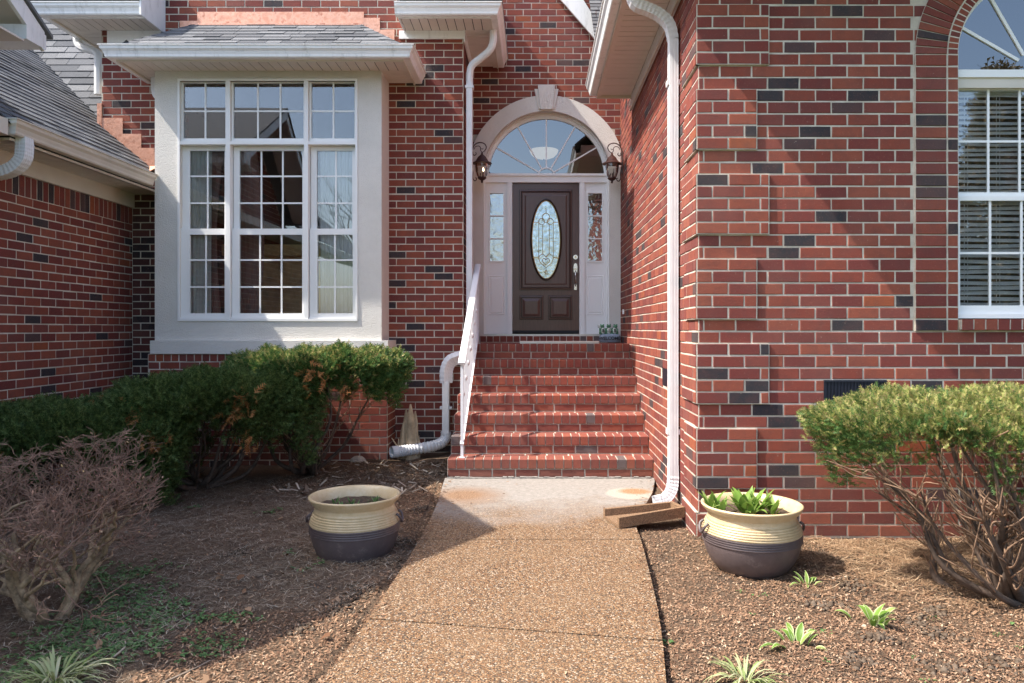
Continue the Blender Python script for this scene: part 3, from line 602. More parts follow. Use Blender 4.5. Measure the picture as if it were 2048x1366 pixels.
# bay eave and hipped roof with copper flashing
zs=4.30; gy=7.91; gx0,gx1=-4.46,-1.43
mb=MB(); soffit(mb,gx0,gx1,gy,YB-.002,zs,'X'); soffit(mb,bx1,gx1,YB,YW-.01,zs,'Y'); soffit(mb,gx0,bx0,YB,YW-.01,zs,'Y'); part(mb,'soffit')
mb=MB(); mb.box((gx0-.018,gy-.018,zs-.022),(gx1+.018,gy,zs+.12),'cream_trim'); mb.box((gx1,gy,zs-.022),(gx1+.018,YW,zs+.12),'cream_trim'); mb.box((gx0-.018,gy,zs-.022),(gx0,YW,zs+.12),'cream_trim'); part(mb,'fascia')
mb=MB(); gutter(mb,(gx0-.019,gy-.019,zs-.005),(gx1+.019,gy-.019,zs-.005),-Y_,1,1); gutter(mb,(gx1+.019,gy-.019,zs-.005),(gx1+.019,YW,zs-.005),X_,1,0); gutter(mb,(gx0-.019,YW,zs-.005),(gx0-.019,gy-.019,zs-.005),-X_,0,1); part(mb,'gutter')
rz0=zs+.115; ry0=gy-.05; rz1=4.985; ry1=YW-.012; rl,rr=-3.97,-2.07; el,er=gx0-.05,gx1+.05
rise=Vector((0,ry1-ry0,rz1-rz0)); vl=rise.length; vv=rise.normalized(); nn=X_.cross(vv)
mb=MB()
shingles(mb,(0,ry0,rz0),X_,vv,lambda v:(el+(rl-el)*v/vl,er+(rr-er)*v/vl),vl,nn,.26,.13)
for sgn,xe,xt in ((1,er,rr),(-1,el,rl)):
    v2=Vector((xt-xe,0,rz1-rz0)); l2=v2.length; v2n=v2.normalized(); uu=Y_; n2=Vector((sgn*abs(v2n.z),0,abs(v2n.x)))
    ryf=lambda v,l2=l2:(ry0+(ry1-ry0)*v/l2,ry1)
    shingles(mb,(xe,0,rz0),uu,v2n,ryf,l2,n2,.26,.13)
    for i in range(9):                            # hip caps
        a=Vector((xe,ry0,rz0)).lerp(Vector((xt,ry1,rz1)),i/9); b=Vector((xe,ry0,rz0)).lerp(Vector((xt,ry1,rz1)),(i+1.15)/9)
        s1=Vector((-sgn*.10,-.0,-.0)); s2=Vector((0,.10,0)); up=Vector((0,0,.022)); dn=Vector((0,0,-.055))
        mb.add([a+up,b+up*.6,b+s1*1.0+up*.3,a+s1+up*.5,a+s2+up*.5+dn*.3,b+s2+up*.3+dn*.3],[(0,3,2,1),(0,1,5,4)],'shingle')
mb.poly_prism([(el,ry0+.01,rz0-.004),(er,ry0+.01,rz0-.004),(rr,ry1,rz1-.006),(rl,ry1,rz1-.006)],(0,0,-.01),'gap_dark')
mb.add([(er,ry0+.01,rz0-.004),(er,ry1,rz0-.004),(rr,ry1,rz1-.006)],[(0,1,2)],'gap_dark'); mb.add([(el,ry0+.01,rz0-.004),(el,ry1,rz0-.004),(rl,ry1,rz1-.006)],[(0,2,1)],'gap_dark')
part(mb,'bay_roof')
mb=MB(); yy=YW-.014
def plate(x0,y0,x1,y1,t_=.006,Yp=YW-.008): mb.box((PX(x0,Yp),Yp-t_,PZ(y1,Yp)),(PX(x1,Yp),Yp,PZ(y0,Yp)),'copper')
plate(395,24,728,50,.007); plate(360,42,395,66,.006); plate(728,36,760,64,.006); plate(757,60,789,86,.005)
mb.poly_prism([(rl-.02,YW-.016,rz1-.01),(rr+.02,YW-.016,rz1-.01),(rr+.04,YW-.075,rz1-.035),(rl-.04,YW-.075,rz1-.035)],(0,0,.028),'copper'); part(mb,'flashing')
# ------------------------------------------------------------------ upper eave returns
def box_eave(x0,x1,y0,z,side,xs,yend):
    mb=MB(); soffit(mb,x0,x1,y0,YW-.03,z,'X'); 
    a,b=sorted((xs,x0 if side<0 else x1)); soffit(mb,a,b,YW-.03,yend,z,'Y'); part(mb,'soffit')
ze=4.91
mb=MB(); soffit(mb,-5.42,-4.36,8.27,YW-.03,ze,'X'); soffit(mb,-5.42,-5.09,YW-.03,9.6,ze,'Y'); part(mb,'soffit')
mb=MB(); mb.box((-5.01,YW-.028,PZ(90,YW)),(-4.37,YW-.006,ze),'white_trim'); part(mb,'frieze')
mb=MB(); mb.box((-5.44,8.25,ze-.02),(-4.345,8.269,ze+.14),'white_trim'); mb.box((-5.44,8.269,ze-.02),(-5.421,9.6,ze+.14),'cream_trim'); mb.poly_prism([(-4.359,8.13,ze-.03),(-4.359,YW-.004,ze-.03),(-4.359,YW-.004,ze+.75),(-4.359,8.13,ze+.3)],(.02,0,0),'white_trim'); part(mb,'fascia')
mb=MB(); gutter(mb,(-5.44,8.249,ze-.01),(-4.36,8.249,ze-.01),-Y_,1,0); gutter(mb,(-5.441,9.6,ze-.01),(-5.441,8.249,ze-.01),-X_,0,1); part(mb,'gutter')
mb=MB(); mb.poly_prism([(-5.58,8.12,ze+.125),(-4.345,8.12,ze+.125),(-4.345,YW+.3,ze+.66),(-5.0,YW+.3,ze+.66)],(0,0,.02),'shingle'); mb.poly_prism([(-5.58,8.12,ze+.125),(-5.0,YW+.3,ze+.66),(-5.0,9.6,ze+.66),(-5.58,9.6,ze+.125)],(0,0,.02),'shingle'); part(mb,'eave_return_roof')
xo=-.52
mb=MB(); soffit(mb,-1.52,xo,8.27,YW-.03,ze,'X'); soffit(mb,XL,xo,YW-.03,YD-.06,ze,'Y'); part(mb,'soffit')
mb=MB(); mb.box((PX(799,YW),YW-.028,PZ(79,YW)),(PX(931,YW)-.01,YW-.006,ze),'white_trim'); mb.box((XL+.006,YW-.03,PZ(85,YW)),(XL+.02,YD-.002,ze),'white_trim'); part(mb,'frieze')
mb=MB(); mb.box((-1.54,8.25,ze-.02),(xo+.018,8.269,ze+.14),'white_trim'); mb.box((xo,8.269,ze-.02),(xo+.018,YD-.055,ze+.14),'cream_trim'); mb.box((-1.54,8.269,ze-.02),(-1.521,YW,ze+.6),'white_trim'); mb.box((xo-.05,8.27,ze-.012),(xo,YD-.06,ze),'soffit'); part(mb,'fascia')
mb=MB(); gutter(mb,(-1.56,8.249,ze-.01),(xo+.019,8.249,ze-.01),-Y_,0,1); gutter(mb,(xo+.019,8.249,ze-.01),(xo+.019,YD-.055,ze-.01),X_,1,0); part(mb,'gutter')
mb=MB(); mb.poly_prism([(-1.6,8.12,ze+.125),(xo+.15,8.12,ze+.125),(-1.1,YW+.4,ze+.66),(-1.6,YW+.4,ze+.66)],(0,0,.02),'shingle'); mb.poly_prism([(xo+.15,8.12,ze+.125),(xo+.15,YD,ze+.125),(-1.1,YD,ze+.66),(-1.1,YW+.4,ze+.66)],(0,0,.02),'shingle'); part(mb,'eave_return_roof')
# downspout by the entry
mb=MB(); xe=-.785; ye=8.74
top=curve([(-.50,8.62,4.93),(-.50,8.62,4.78),(-.54,8.64,4.68),(-.66,8.70,4.60),(-.75,8.73,4.54),(xe,ye,4.44),(xe,ye,4.30)],6)
mb.tube(top,.043,'downspout_white',n=10); mb.tube([(xe,ye,4.32),(xe,ye,1.30)],.044,'downspout_white',prof=PF,up=(0,1,0))
bot=curve([(xe,ye,1.34),(xe,ye-.02,1.22),(-.80,8.62,1.12),(-.90,8.575,1.09),(-.99,8.565,1.05),(-1.035,8.56,.95),(-1.04,8.56,.80)],6)
mb.tube(bot,crimp(bot,2,40,.066,.05),'downspout_white',prof=flute(1,.6),up=(0,1,0)); mb.tube([(-1.04,8.56,.82),(-1.04,8.56,.22)],.064,'downspout_white',prof=flute(1,.6),up=(0,1,0))
mb.box((-1.108,8.518,.50),(-.972,8.60,.53),'downspout_white'); mb.box((xe-.05,ye-.05,4.26),(xe+.05,ye+.05,4.29),'downspout_white'); part(mb,'downspout')
# left elbows
mb=MB(); Yq=8.5; c=curve([(-4.36,8.50,4.30),(-4.36,8.50,4.19),(-4.34,8.50,4.10),(-4.26,8.5,4.04),(-4.2,8.52,4.02)],6); mb.tube(c,.05,'downspout_white',prof=PF,up=(0,1,0)); part(mb,'downspout')
mb=MB(); c=curve([(PX(154,8.9),8.9,PZ(68,8.9)),(PX(157,8.9),8.9,PZ(88,8.9)),(PX(170,8.9),8.88,PZ(98,8.9)),(PX(190,8.9),8.86,PZ(104,8.9)),(PX(200,8.9),8.85,PZ(112,8.9)),(PX(201,8.9),8.85,PZ(130,8.9)),(PX(201,8.9),8.85,PZ(192,8.9))],5); mb.tube(c,[.05]*14+[.045]*(len(c)-14),'downspout_white',n=8); part(mb,'downspout')
# rake and shingles of the roof above the entry
mb=MB(); Yr=YD-.05; mb.poly_prism([(PX(x,Yr),Yr,PZ(y,Yr)) for x,y in ((1085,-40),(1140,-40),(1200,56),(1200,92))],(0,-.04,0),'white_trim'); part(mb,'rake_board')
mb=MB(); P0=Vector((PX(1200,9.3),9.3,PZ(128,9.3)))
shingles(mb,(PX(1196,9.2),9.2,PZ(128,9.2)),X_,Vector((0,.35,1)).normalized(),lambda v:(-.09*v,1.2),2.2,Vector((0,-1,.35)).normalized(),.30,.055)
mb.box((PX(1193,9.15),9.13,PZ(130,9.15)),(PX(1205,9.15),9.17,PZ(88,9.15)),'white_trim'); part(mb,'entry_roof')
# ------------------------------------------------------------------ left garage wing
mb=MB(); yg0=6.35; zt=2.84
mb.box((XG-.25,yg0,-.35),(XG,YW,3.05),'mortar'); bricks(mb,(XG,0,0),Y_,X_,yg0,YW,-.2,2.648,YW-.05,zb=2.648-40*BH); row(mb,(XG,0,(2.648+zt)/2),Y_,X_,Z_,yg0,YW,.084,zt-2.648+.008)
part(mb,'garage_wall')
mb=MB(); mb.box((XG,yg0,zt),(XG+.03,YW-.004,3.0),'cream_trim'); part(mb,'frieze')
mb=MB(); soffit(mb,XG+.03,-4.34,yg0-.25,YW-.005,3.0,'Y'); mb.box((-4.39,yg0-.25,2.985),(-4.34,YW-.01,3.0),'cream_trim'); part(mb,'soffit')
gl=6.03
mb=MB(); mb.box((-4.36,gl+.11,2.985),(-4.342,YB-.0,3.14),'cream_trim'); mb.box((-6,gl+.11,2.985),(-4.36,gl+.13,3.14),'cream_trim'); part(mb,'fascia')
mb=MB(); gutter(mb,(-4.341,YB-.002,3.02),(-4.341,gl+.109,3.02),X_,0,1,mat='cream_trim'); gutter(mb,(-4.341,gl+.109,3.02),(-6,gl+.109,3.02),-Y_,1,0,mat='white_trim'); part(mb,'gutter')
mb=MB(); c=curve([(-4.30,6.22,3.03),(-4.30,6.22,2.93),(-4.315,6.22,2.85),(-4.38,6.22,2.78),(-4.48,6.22,2.74),(-4.6,6.22,2.72)],6); mb.tube(c,crimp(c,2,30,.055,.05),'downspout_white',prof=PF,up=(0,1,0)); part(mb,'downspout')
mb=MB(); gs=Vector((-1,0,m_)).normalized(); gn=Vector((m_,0,1)).normalized()
zg=3.125; xe_=-4.29
# eave runs along Y; clipped by the front wall on the right part and the valley at the back
def gur(v):
    x=xe_-v/L_; z=zg+v*m_/L_; back=YW-.01 if x>-5.09 else (9.0+(z-3.97)/1.34)
    return (gl-.02,back)
shingles(mb,(xe_,0,zg),Y_,gs,gur,5.0,gn,.30,.115); mb.poly_prism([(xe_+.01,gl-.02,zg-.012),(xe_+.01,YW-.01,zg-.012),(xe_-3.8,YW+2.6,zg-.012+3.8*m_),(xe_-3.8,gl-.02,zg-.012+3.8*m_)],(0,0,-.02),'gap_dark'); part(mb,'garage_roof')
mb=MB(); v3=Vector((0,1,1.34)).normalized(); n3=Vector((0,-1.34,1)).normalized()
def bur(v):
    z=3.97+v*v3.z; return (-(z-zg)/m_+xe_-.02,-5.09)
shingles(mb,(0,9.0,3.97),X_,v3,lambda v:(-9.5 if True else 0,-5.05),3.2,n3,.30,.14); part(mb,'rear_roof')
# valley shingles curve and stepped copper flashing
mb=MB()
for (xa,ya,xb,yb_) in ((203,236,246,300),(246,268,283,332),(283,296,310,345)):
    Yp=YW-.016; mb.box((PX(xa,Yp),Yp-.008,PZ(yb_,Yp)),(PX(xb,Yp),Yp,PZ(ya,Yp)),'copper')
mb.poly_prism([(-4.42,8.40,3.20),(-4.255,8.40,3.28),(-4.255,8.62,3.30),(-4.5,8.62,3.32)],(0,0,.004),'copper')
mb.box((PX(197,YW),YW-.03,PZ(268,YW)),(PX(206,YW),YW-.006,PZ(208,YW)),'copper'); part(mb,'flashing')
# near gable of the garage wing (mostly left of the frame; its corner shows top left and it shades the bed)
mb=MB(); gxp=-4.13
Pk=(4.34,5.06); far_=(6.22,3.92); near=(2.75,3.45)
def rk(x0,x1,dz,mat,th=.16): 
    for (ya,za),(yb2,zb2) in ((Pk,far_),(near,Pk)):
        mb.poly_prism([(x0,ya,za+dz),(x0,yb2,zb2+dz),(x0,yb2,zb2+dz-th),(x0,ya,za+dz-th)],(x1-x0,0,0),mat)
rk(gxp-.03,gxp,0,'white_trim'); rk(gxp-.45,gxp-.03,-.02,'soffit',.03)
mb.box((gxp-.50,6.0,3.78),(gxp+.0,6.24,3.90),'white_trim'); mb.box((gxp-.5,5.7,3.76),(gxp-.02,6.0,3.775),'soffit'); part(mb,'gable_rake')
mb=MB()
for (ya,za),(yb2,zb2) in ((Pk,(6.30,3.89)),((2.65,3.38),Pk)):
    mb.poly_prism([(gxp+.02,ya,za),(gxp+.02,yb2,zb2),(-8,yb2,zb2),(-8,ya,za)],(0,0,.03),'shingle')
part(mb,'gable_roof')
mb=MB(); mb.poly_prism([(XG,1.0,-.35),(XG,yg0-.01,-.35),(XG,yg0-.01,3.0),(XG,5.9,3.9),(XG,Pk[0],Pk[1]-.2),(XG,2.9,3.4),(XG,2.0,3.2),(XG,1.0,3.2)],(-.2,0,0),'mortar')
bricks(mb,(XG,0,0),Y_,X_,1.0,yg0-.01,-.1,5.0,.1,lambda p,q,a,b: b<3.2 or (b<5.0-.62*(q-4.34) and b<5.0-1.0*(4.34-p)))
mb.poly_prism([(-4.26,-3.0,3.14),(-4.26,2.9,3.14),(-6.5,2.9,5.0),(-6.5,-3.0,5.0)],(0,0,.03),'shingle')
mb.box((XG,-3,3.0),(-4.28,6.0,3.13),'cream_trim'); part(mb,'garage_gable_wall')
# ------------------------------------------------------------------ rooms behind the glass
def room(x0,x1,y0,y1,z0,z1,mat,fl='room_floor'):
    mb=MB(); t=.05
    mb.box((x0,y1,z0),(x1,y1+t,z1),mat); mb.box((x0-t,y0,z0),(x0,y1,z1),mat); mb.box((x1,y0,z0),(x1+t,y1,z1),mat); mb.box((x0,y0,z0-t),(x1,y1,z0),fl); mb.box((x0,y0,z1),(x1,y1,z1+t),mat); return part(mb,'room_shell')
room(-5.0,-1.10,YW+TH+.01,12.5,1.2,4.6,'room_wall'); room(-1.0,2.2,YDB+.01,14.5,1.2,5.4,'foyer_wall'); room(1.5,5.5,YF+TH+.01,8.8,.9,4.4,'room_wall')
# arched window of the wing
YV=YF+.07; hh=lambda x:PX(x,YV); kk=lambda y:PZ(y,YV)
mb=MB(); w0,w1=W0+.001,W1-.001
mb.box((w0,YV-.03,kk(157)),(w1,YV+.05,kk(142)),'white_vinyl'); mb.box((w0,YV-.015,kk(177)),(w1,YV+.05,kk(157)),'cream_trim'); mb.box((w0,YV-.035,WZB+.002),(w1,YV+.05,kk(628)),'white_vinyl')
mb.box((w0,YV-.02,kk(628)),(w0+.012,YV+.05,kk(177)),'white_vinyl'); mb.box((w1-.012,YV-.02,kk(628)),(w1,YV+.05,kk(177)),'white_vinyl')
K=32
for i in range(K):
    a0=math.pi*i/K; a1=math.pi*(i+1)/K
    mb.poly_prism([(WC+r*math.cos(a),YV-.03,WZS+r*math.sin(a)) for r,a in ((WR-.022,a0),(WR-.001,a0),(WR-.001,a1),(WR-.022,a1))],(0,.06,0),'white_vinyl')
mb.box((w0,YV-.03,kk(142)),(w0+.022,YV+.03,WZS),'white_vinyl'); mb.box((w1-.022,YV-.03,kk(142)),(w1,YV+.03,WZS),'white_vinyl')
for a in (30,60,90,120,150):
    a=R(a); d=Vector((math.cos(a),0,math.sin(a))); s_=Vector((-math.sin(a),0,math.cos(a))); c0=Vector((WC,YV-.005,kk(135)))
    p0=c0+d*.1; p1=c0+d*(WR+.055*math.sin(a)-.01); mb.poly_prism([p0-s_*.010,p1-s_*.010,p1+s_*.010,p0+s_*.010],(0,.016,0),'white_vinyl')
wn_=part(mb,'arched_window')
m2=MB(); m2.add([(WC+(WR-.01)*math.cos(math.pi*i/K),YV+.006,WZS+(WR-.01)*math.sin(math.pi*i/K)) for i in range(K+1)]+[(w1,YV+.006,kk(142)),(w0,YV+.006,kk(142))][:0],[tuple(range(K+1))],'fan_glass')
m2.add([(w0+.02,YV+.006,kk(142)),(w1-.02,YV+.006,kk(142)),(w1-.02,YV+.006,WZS),(w0+.02,YV+.006,WZS)],[(0,1,2,3)],'fan_glass'); o=m2.build('pane'); o.parent=wn_
for nm,za,zb_,mz,yo_ in (('upper_sash',392,177.5,281,.012),('lower_sash',628,392.5,506,-.008)):
    a,p=sash(w0+.0125,w1-.0125,kk(za),kk(zb_),hh(1919),hh(2231),kk(za-(8 if nm[0]=='u' else 17)),kk(zb_+(1 if nm[0]=='u' else 9)),[hh(v) for v in (1981,2044,2107,2170)],[kk(mz)],YV+yo_,.035,.008)
    o=a.build(nm); o.parent=wn_; o=p.build('pane'); o.parent=wn_

# ------------------------------------------------------------------ brick stairs
st=thing('brick_stairs','seven brick steps with rowlock edges rising to the front door','stairs',(0,7.1,0))
X0s,X1s=XL,XR-.006; RIS=.178; Ys=[7.10+.2967*k for k in range(7)]
for k in range(7):
    mb=MB(); y0=Ys[k]; y1=Ys[k+1] if k<6 else YD+.02; zt=RIS*(k+1); zb0=zt-RIS
    X1q=X1s
    mb.box((X0s if y1<YW+.05 or k<5 else XL+.006,y0+.004,(-.2 if k==0 else zb0-.02)),(X1q,y1+.05 if k<6 else y1,zt-.004),'mortar')
    xa,xb=X0s+(.008 if k>=5 else 0),X1q
    nb=round((xb-xa)/.0845); p=(xb-xa)/nb
    for i in range(nb):   # rowlock nosing
        cx=xa+(i+.5)*p; hgt=.092; dp=.205
        x_0,x_1=cx-p/2+.005,cx+p/2-.005; ya=y0-.012+rnd.uniform(-.0025,.0025); zt_b=zt+rnd.uniform(-.0015,.0015); bv=.006
        vs=[(x_0,ya+bv,zt-hgt),(x_1,ya+bv,zt-hgt),(x_0,ya,zt-hgt+bv),(x_1,ya,zt-hgt+bv),(x_0,ya,zt_b-bv),(x_1,ya,zt_b-bv),(x_0,ya+bv,zt_b),(x_1,ya+bv,zt_b),(x_0,ya+dp,zt_b),(x_1,ya+dp,zt_b),(x_0,ya+dp,zt-hgt),(x_1,ya+dp,zt-hgt)]
        mb.add(vs,[(0,1,3,2),(2,3,5,4),(4,5,7,6),(6,7,9,8),(0,2,4,6,8,10),(1,11,9,7,5,3),(0,10,11,1)],'stair_brick')
    z_=zt-.098; x=xa-rnd.uniform(0,.15)
    while x<xb:
        q0=max(xa,x); q1=min(xb,x+BL-.003); x+=BL
        if q1-q0>.03: mb.bbox(((q0+q1)/2,y0+.004,(zb0+.004+z_)/2),X_,-Y_,Z_,q1-q0-BJ,.007+rnd.uniform(0,.002),z_-zb0-.012,'stair_brick')
    yy=y0+.205; x=xa-rnd.uniform(0,.2); rows=1 if k<6 else 7
    for r_ in range(rows):
        ya=yy+r_*.1; x=xa-rnd.uniform(0,.2)
        while x<xb:
            q0=max(xa,x); q1=min(xb,x+.21); x+=.214
            if q1-q0>.03: mb.bbox(((q0+q1)/2,ya+.046,zt-.004),X_,Z_,Y_,q1-q0-.01,.003,.082,'stair_brick')
    child(mb.build('step'),st)
mb=MB(); ys_=9.78; mb.box((AC-RI-.02,ys_+.005,ZL-.005),(AC+RI+.02,YU-.05,1.335),'mortar'); row(mb,(0,ys_+.005,(ZL+1.335)/2),X_,-Y_,Z_,AC-RI-.02,AC+RI+.02,.087,.086,.006,'stair_brick'); child(mb.build('door_step'),st)

# ------------------------------------------------------------------ railing
rl_=thing('stair_railing','white metal handrail with thin balusters on the left side of the brick steps','railing',(-.71,7.2,.178))
def rp(y): return -.717+(y-7.18)*.007
def rz(y): return 1.12+(y-7.18)*.6
mb=MB(); ya,yb_=7.16,8.98
mb.tube([(rp(ya-.03),ya-.03,rz(ya-.03)),(rp(yb_),yb_,rz(yb_))],1,'rail_white',prof=[(-.010,-.034),(.010,-.034),(.016,-.020),(.016,.020),(.010,.034),(-.010,.034)],up=(0,0,1)); child(mb.build('handrail'),rl_)
mb=MB(); mb.tube([(rp(ya),ya,rz(ya)-.80),(rp(yb_),yb_,rz(yb_)-.80)],1,'rail_white',prof=[(-.012,-.018),(.012,-.018),(.012,.018),(-.012,.018)],up=(0,0,1)); child(mb.build('bottom_rail'),rl_)
for y,zb_ in ((7.18,.17),(8.95,ZL)):
    mb=MB(); mb.box((rp(y)-.014,y-.014,zb_),(rp(y)+.014,y+.014,rz(y)-.008),'rail_white'); mb.box((rp(y)-.03,y-.03,zb_),(rp(y)+.03,y+.03,zb_+.012),'rail_white'); child(mb.build('post'),rl_)
nb=15
for i in range(1,nb):
    y=7.18+(8.95-7.18)*i/nb; mb=MB(); zt=rz(y)-.008; zb_=rz(y)-.80
    mb.box((rp(y)-.006,y-.006,zb_),(rp(y)+.006,y+.006,zt),'rail_white')
    if i%2: mb.lathe([(.006,-.03),(.016,-.012),(.018,0),(.016,.012),(.006,.03)],(rp(y),y,(zt+zb_)/2),'rail_white',8)
    child(mb.build('baluster'),rl_)
# ------------------------------------------------------------------ wall lanterns
def lantern(label,sx,cx,cy,cz,wall,mat):
    t=thing('wall_lantern',label,'wall lamp',(wall,cy,cz),group='lanterns beside the front door')
    mb=MB(); mb.lathe([(.006,.165),(.014,.155),(.012,.14),(.020,.132),(.05,.105),(.072,.068),(.086,.045),(.122,.028),(.128,.018),(.118,.016),(.085,.02),(.0,.03)],(cx,cy,cz),mat,28); child(mb.build('lamp_roof',smooth=False),t)
    mb=MB(); mb.lathe([(.088,.018),(.088,-.02),(.080,-.09),(.062,-.145),(.042,-.168)],(cx,cy,cz),'lantern_glass',28); child(mb.build('glass',smooth=True),t)
    mb=MB(); mb.lathe([(.0,-.155),(.055,-.160),(.058,-.168),(.042,-.185),(.020,-.197),(.012,-.205),(.016,-.215),(.008,-.232),(0,-.235)],(cx,cy,cz),'bronze',24)
    for a in (45,135,225,315): mb.tube([(cx+.088*math.cos(R(a)),cy+.088*math.sin(R(a)),cz+.016),(cx+.081*math.cos(R(a)),cy+.081*math.sin(R(a)),cz-.09),(cx+.05*math.cos(R(a)),cy+.05*math.sin(R(a)),cz-.16)],.0028,'bronze',n=5)
    child(mb.build('base'),t)
    mb=MB()
    for dx,dy,hh_ in ((-.022,.0,.055),(.018,-.012,.075),(.006,.02,.06)):
        mb.tube([(cx+dx,cy+dy,cz-.158),(cx+dx,cy+dy,cz-.158+hh_)],.008,'candle',n=8)
    child(mb.build('candle'),t)
    mb=MB(); mb.lathe([(0,-.085),(.007,-.078),(.008,-.065),(.004,-.045),(0,-.036)],(cx+.018,cy-.012,cz),'flame' if sx<0 else 'lantern_glass',8); child(mb.build('bulb'),t)
    mb=MB(); P=[]
    for i in range(30):
        a=R(-60+ i*9.2); r=.075+.012*math.sin(i/29*3); P.append((cx-sx*(-.005)+sx*(.035)-sx*0+ -sx*0 + (math.cos(R(180)-a) if sx>0 else math.cos(a))*r*1.15, cy, cz+.235+math.sin(a)*r*.85))
    # big hook from the lamp top over to the wall
    hook=curve([(cx,cy,cz+.160),(cx-sx*.035,cy,cz+.185),(cx-sx*.055,cy,cz+.23),(cx-sx*.03,cy,cz+.275),(cx+sx*.03,cy,cz+.29),(cx+sx*.09,cy,cz+.265),(cx+sx*.125,cy,cz+.20),(cx+sx*.125,cy,cz+.15),(cx+sx*.10,cy,cz+.125),(cx+sx*.075,cy,cz+.14),(cx+sx*.082,cy,cz+.165)],6)
    mb.tube(hook,[.0045+.0035*math.sin(math.pi*i/(len(hook)-1)) for i in range(len(hook))],'bronze',n=6)
    mb.tube(curve([(cx,cy,cz+.165),(cx+sx*.018,cy,cz+.19),(cx+sx*.02,cy,cz+.225),(cx+sx*.045,cy,cz+.245),(cx+sx*.085,cy,cz+.235),(cx+sx*.105,cy,cz+.20)],6),.005,'bronze',n=6)
    mb.tube(curve([(cx+sx*.02,cy,cz+.215),(cx-sx*.005,cy,cz+.205),(cx-sx*.015,cy,cz+.22)],5),.004,'bronze',n=5)
    child(mb.build('scroll_arm'),t); mb=MB()
    mb.tube(curve([(wall-sx*.012,cy,cz-.02),(wall-sx*.03,cy,cz-.10),(wall-sx*.03,cy,cz-.17),(wall-sx*.055,cy,cz-.205),(wall-sx*.078,cy,cz-.185),(wall-sx*.068,cy,cz-.16)],6),.006,'bronze',n=6)
    child(mb.build('lower_scroll'),t); mb=MB(); mb.tube([(wall-sx*.012,cy,cz+.13),(wall-sx*.03,cy,cz+.15),(cx+sx*.12,cy,cz+.17)],.007,'bronze',n=6); child(mb.build('wall_arm'),t)
    mb=MB(); mb.box((wall-sx*.012,cy-.05,cz-.10),(wall-sx*.002,cy+.05,cz+.18),'bronze'); mb.lathe([(.035,-.005),(.02,.02),(0,.03)],(wall-sx*.012,cy,cz+.02),'bronze',10); child(mb.build('wall_plate'),t)
lantern('dark bronze scroll lantern with lit candle bulb, left of the door arch',-1,PX(964,9.55),9.55,PZ(330,9.55),XL+.005,'bronze')
lantern('rusty topped scroll lantern, unlit, on the side wall right of the door arch',1,PX(1224,9.6),9.6,PZ(331,9.6),XR-.005,'bronze_rust')
# ------------------------------------------------------------------ welcome ornament
wy=9.66; wz=ZL+.004; wx=PX(1219,wy)
sg=thing('welcome_stone','grey rock with WELCOME lettering and three green frogs holding 818, right of the door','ornament',(wx,wy,wz))
mb=MB(); K=28
for (r,z) in ((0,0),): pass
prof=[(.0,.0),(.93,.0),(1.0,.03),(.98,.07),(.86,.10),(.6,.112),(0,.115)]; vs=[]
for (r,z) in prof:
    for j in range(K):
        a=2*math.pi*j/K; wob=1+.05*math.sin(3*a+z*30); vs.append((wx+.142*r*wob*math.copysign(abs(math.cos(a))**.8,math.cos(a)),wy+.075*r*math.copysign(abs(math.sin(a))**.6,math.sin(a)),wz+z))
mb.add(vs,[(i*K+j,i*K+(j+1)%K,(i+1)*K+(j+1)%K,(i+1)*K+j) for i in range(len(prof)-1) for j in range(K)],'slate_rock'); child(mb.build('rock',smooth=True),sg)
def ell(mb,c,r,mat,n=12,m=8):
    vs=[]; 
    for i in range(m+1):
        th=math.pi*i/m
        for j in range(n): a=2*math.pi*j/n; vs.append((c[0]+r[0]*math.sin(th)*math.cos(a),c[1]+r[1]*math.sin(th)*math.sin(a),c[2]+r[2]*math.cos(th)))
    mb.add(vs,[(i*n+j,i*n+(j+1)%n,(i+1)*n+(j+1)%n,(i+1)*n+j) for i in range(m) for j in range(n)],mat)
def text(s,size,loc,mat,name,ext=.002,sx=1):
    cu=bpy.data.curves.new(name,'FONT'); cu.body=s; cu.size=size; cu.extrude=ext; cu.align_x='CENTER'; cu.align_y='CENTER'; cu.offset=.0016 if len(s)>1 else .0012
    ob=bpy.data.objects.new('tmp',cu); COL.objects.link(ob); bpy.context.view_layer.update()
    me=bpy.data.meshes.new_from_object(ob.evaluated_get(bpy.context.evaluated_depsgraph_get())); COL.objects.unlink(ob); bpy.data.objects.remove(ob)
    o=bpy.data.objects.new(name,me); me.materials.clear(); me.materials.append(MATS[mat]); COL.objects.link(o)
    me.transform(Matrix.Translation(loc)@Matrix.Rotation(R(90),4,'X')@Matrix.Diagonal((sx,1,1,1))); return o
child(text('WELCOME',.058,(wx-.008,wy-.086,wz+.052),'ink','lettering'),sg)
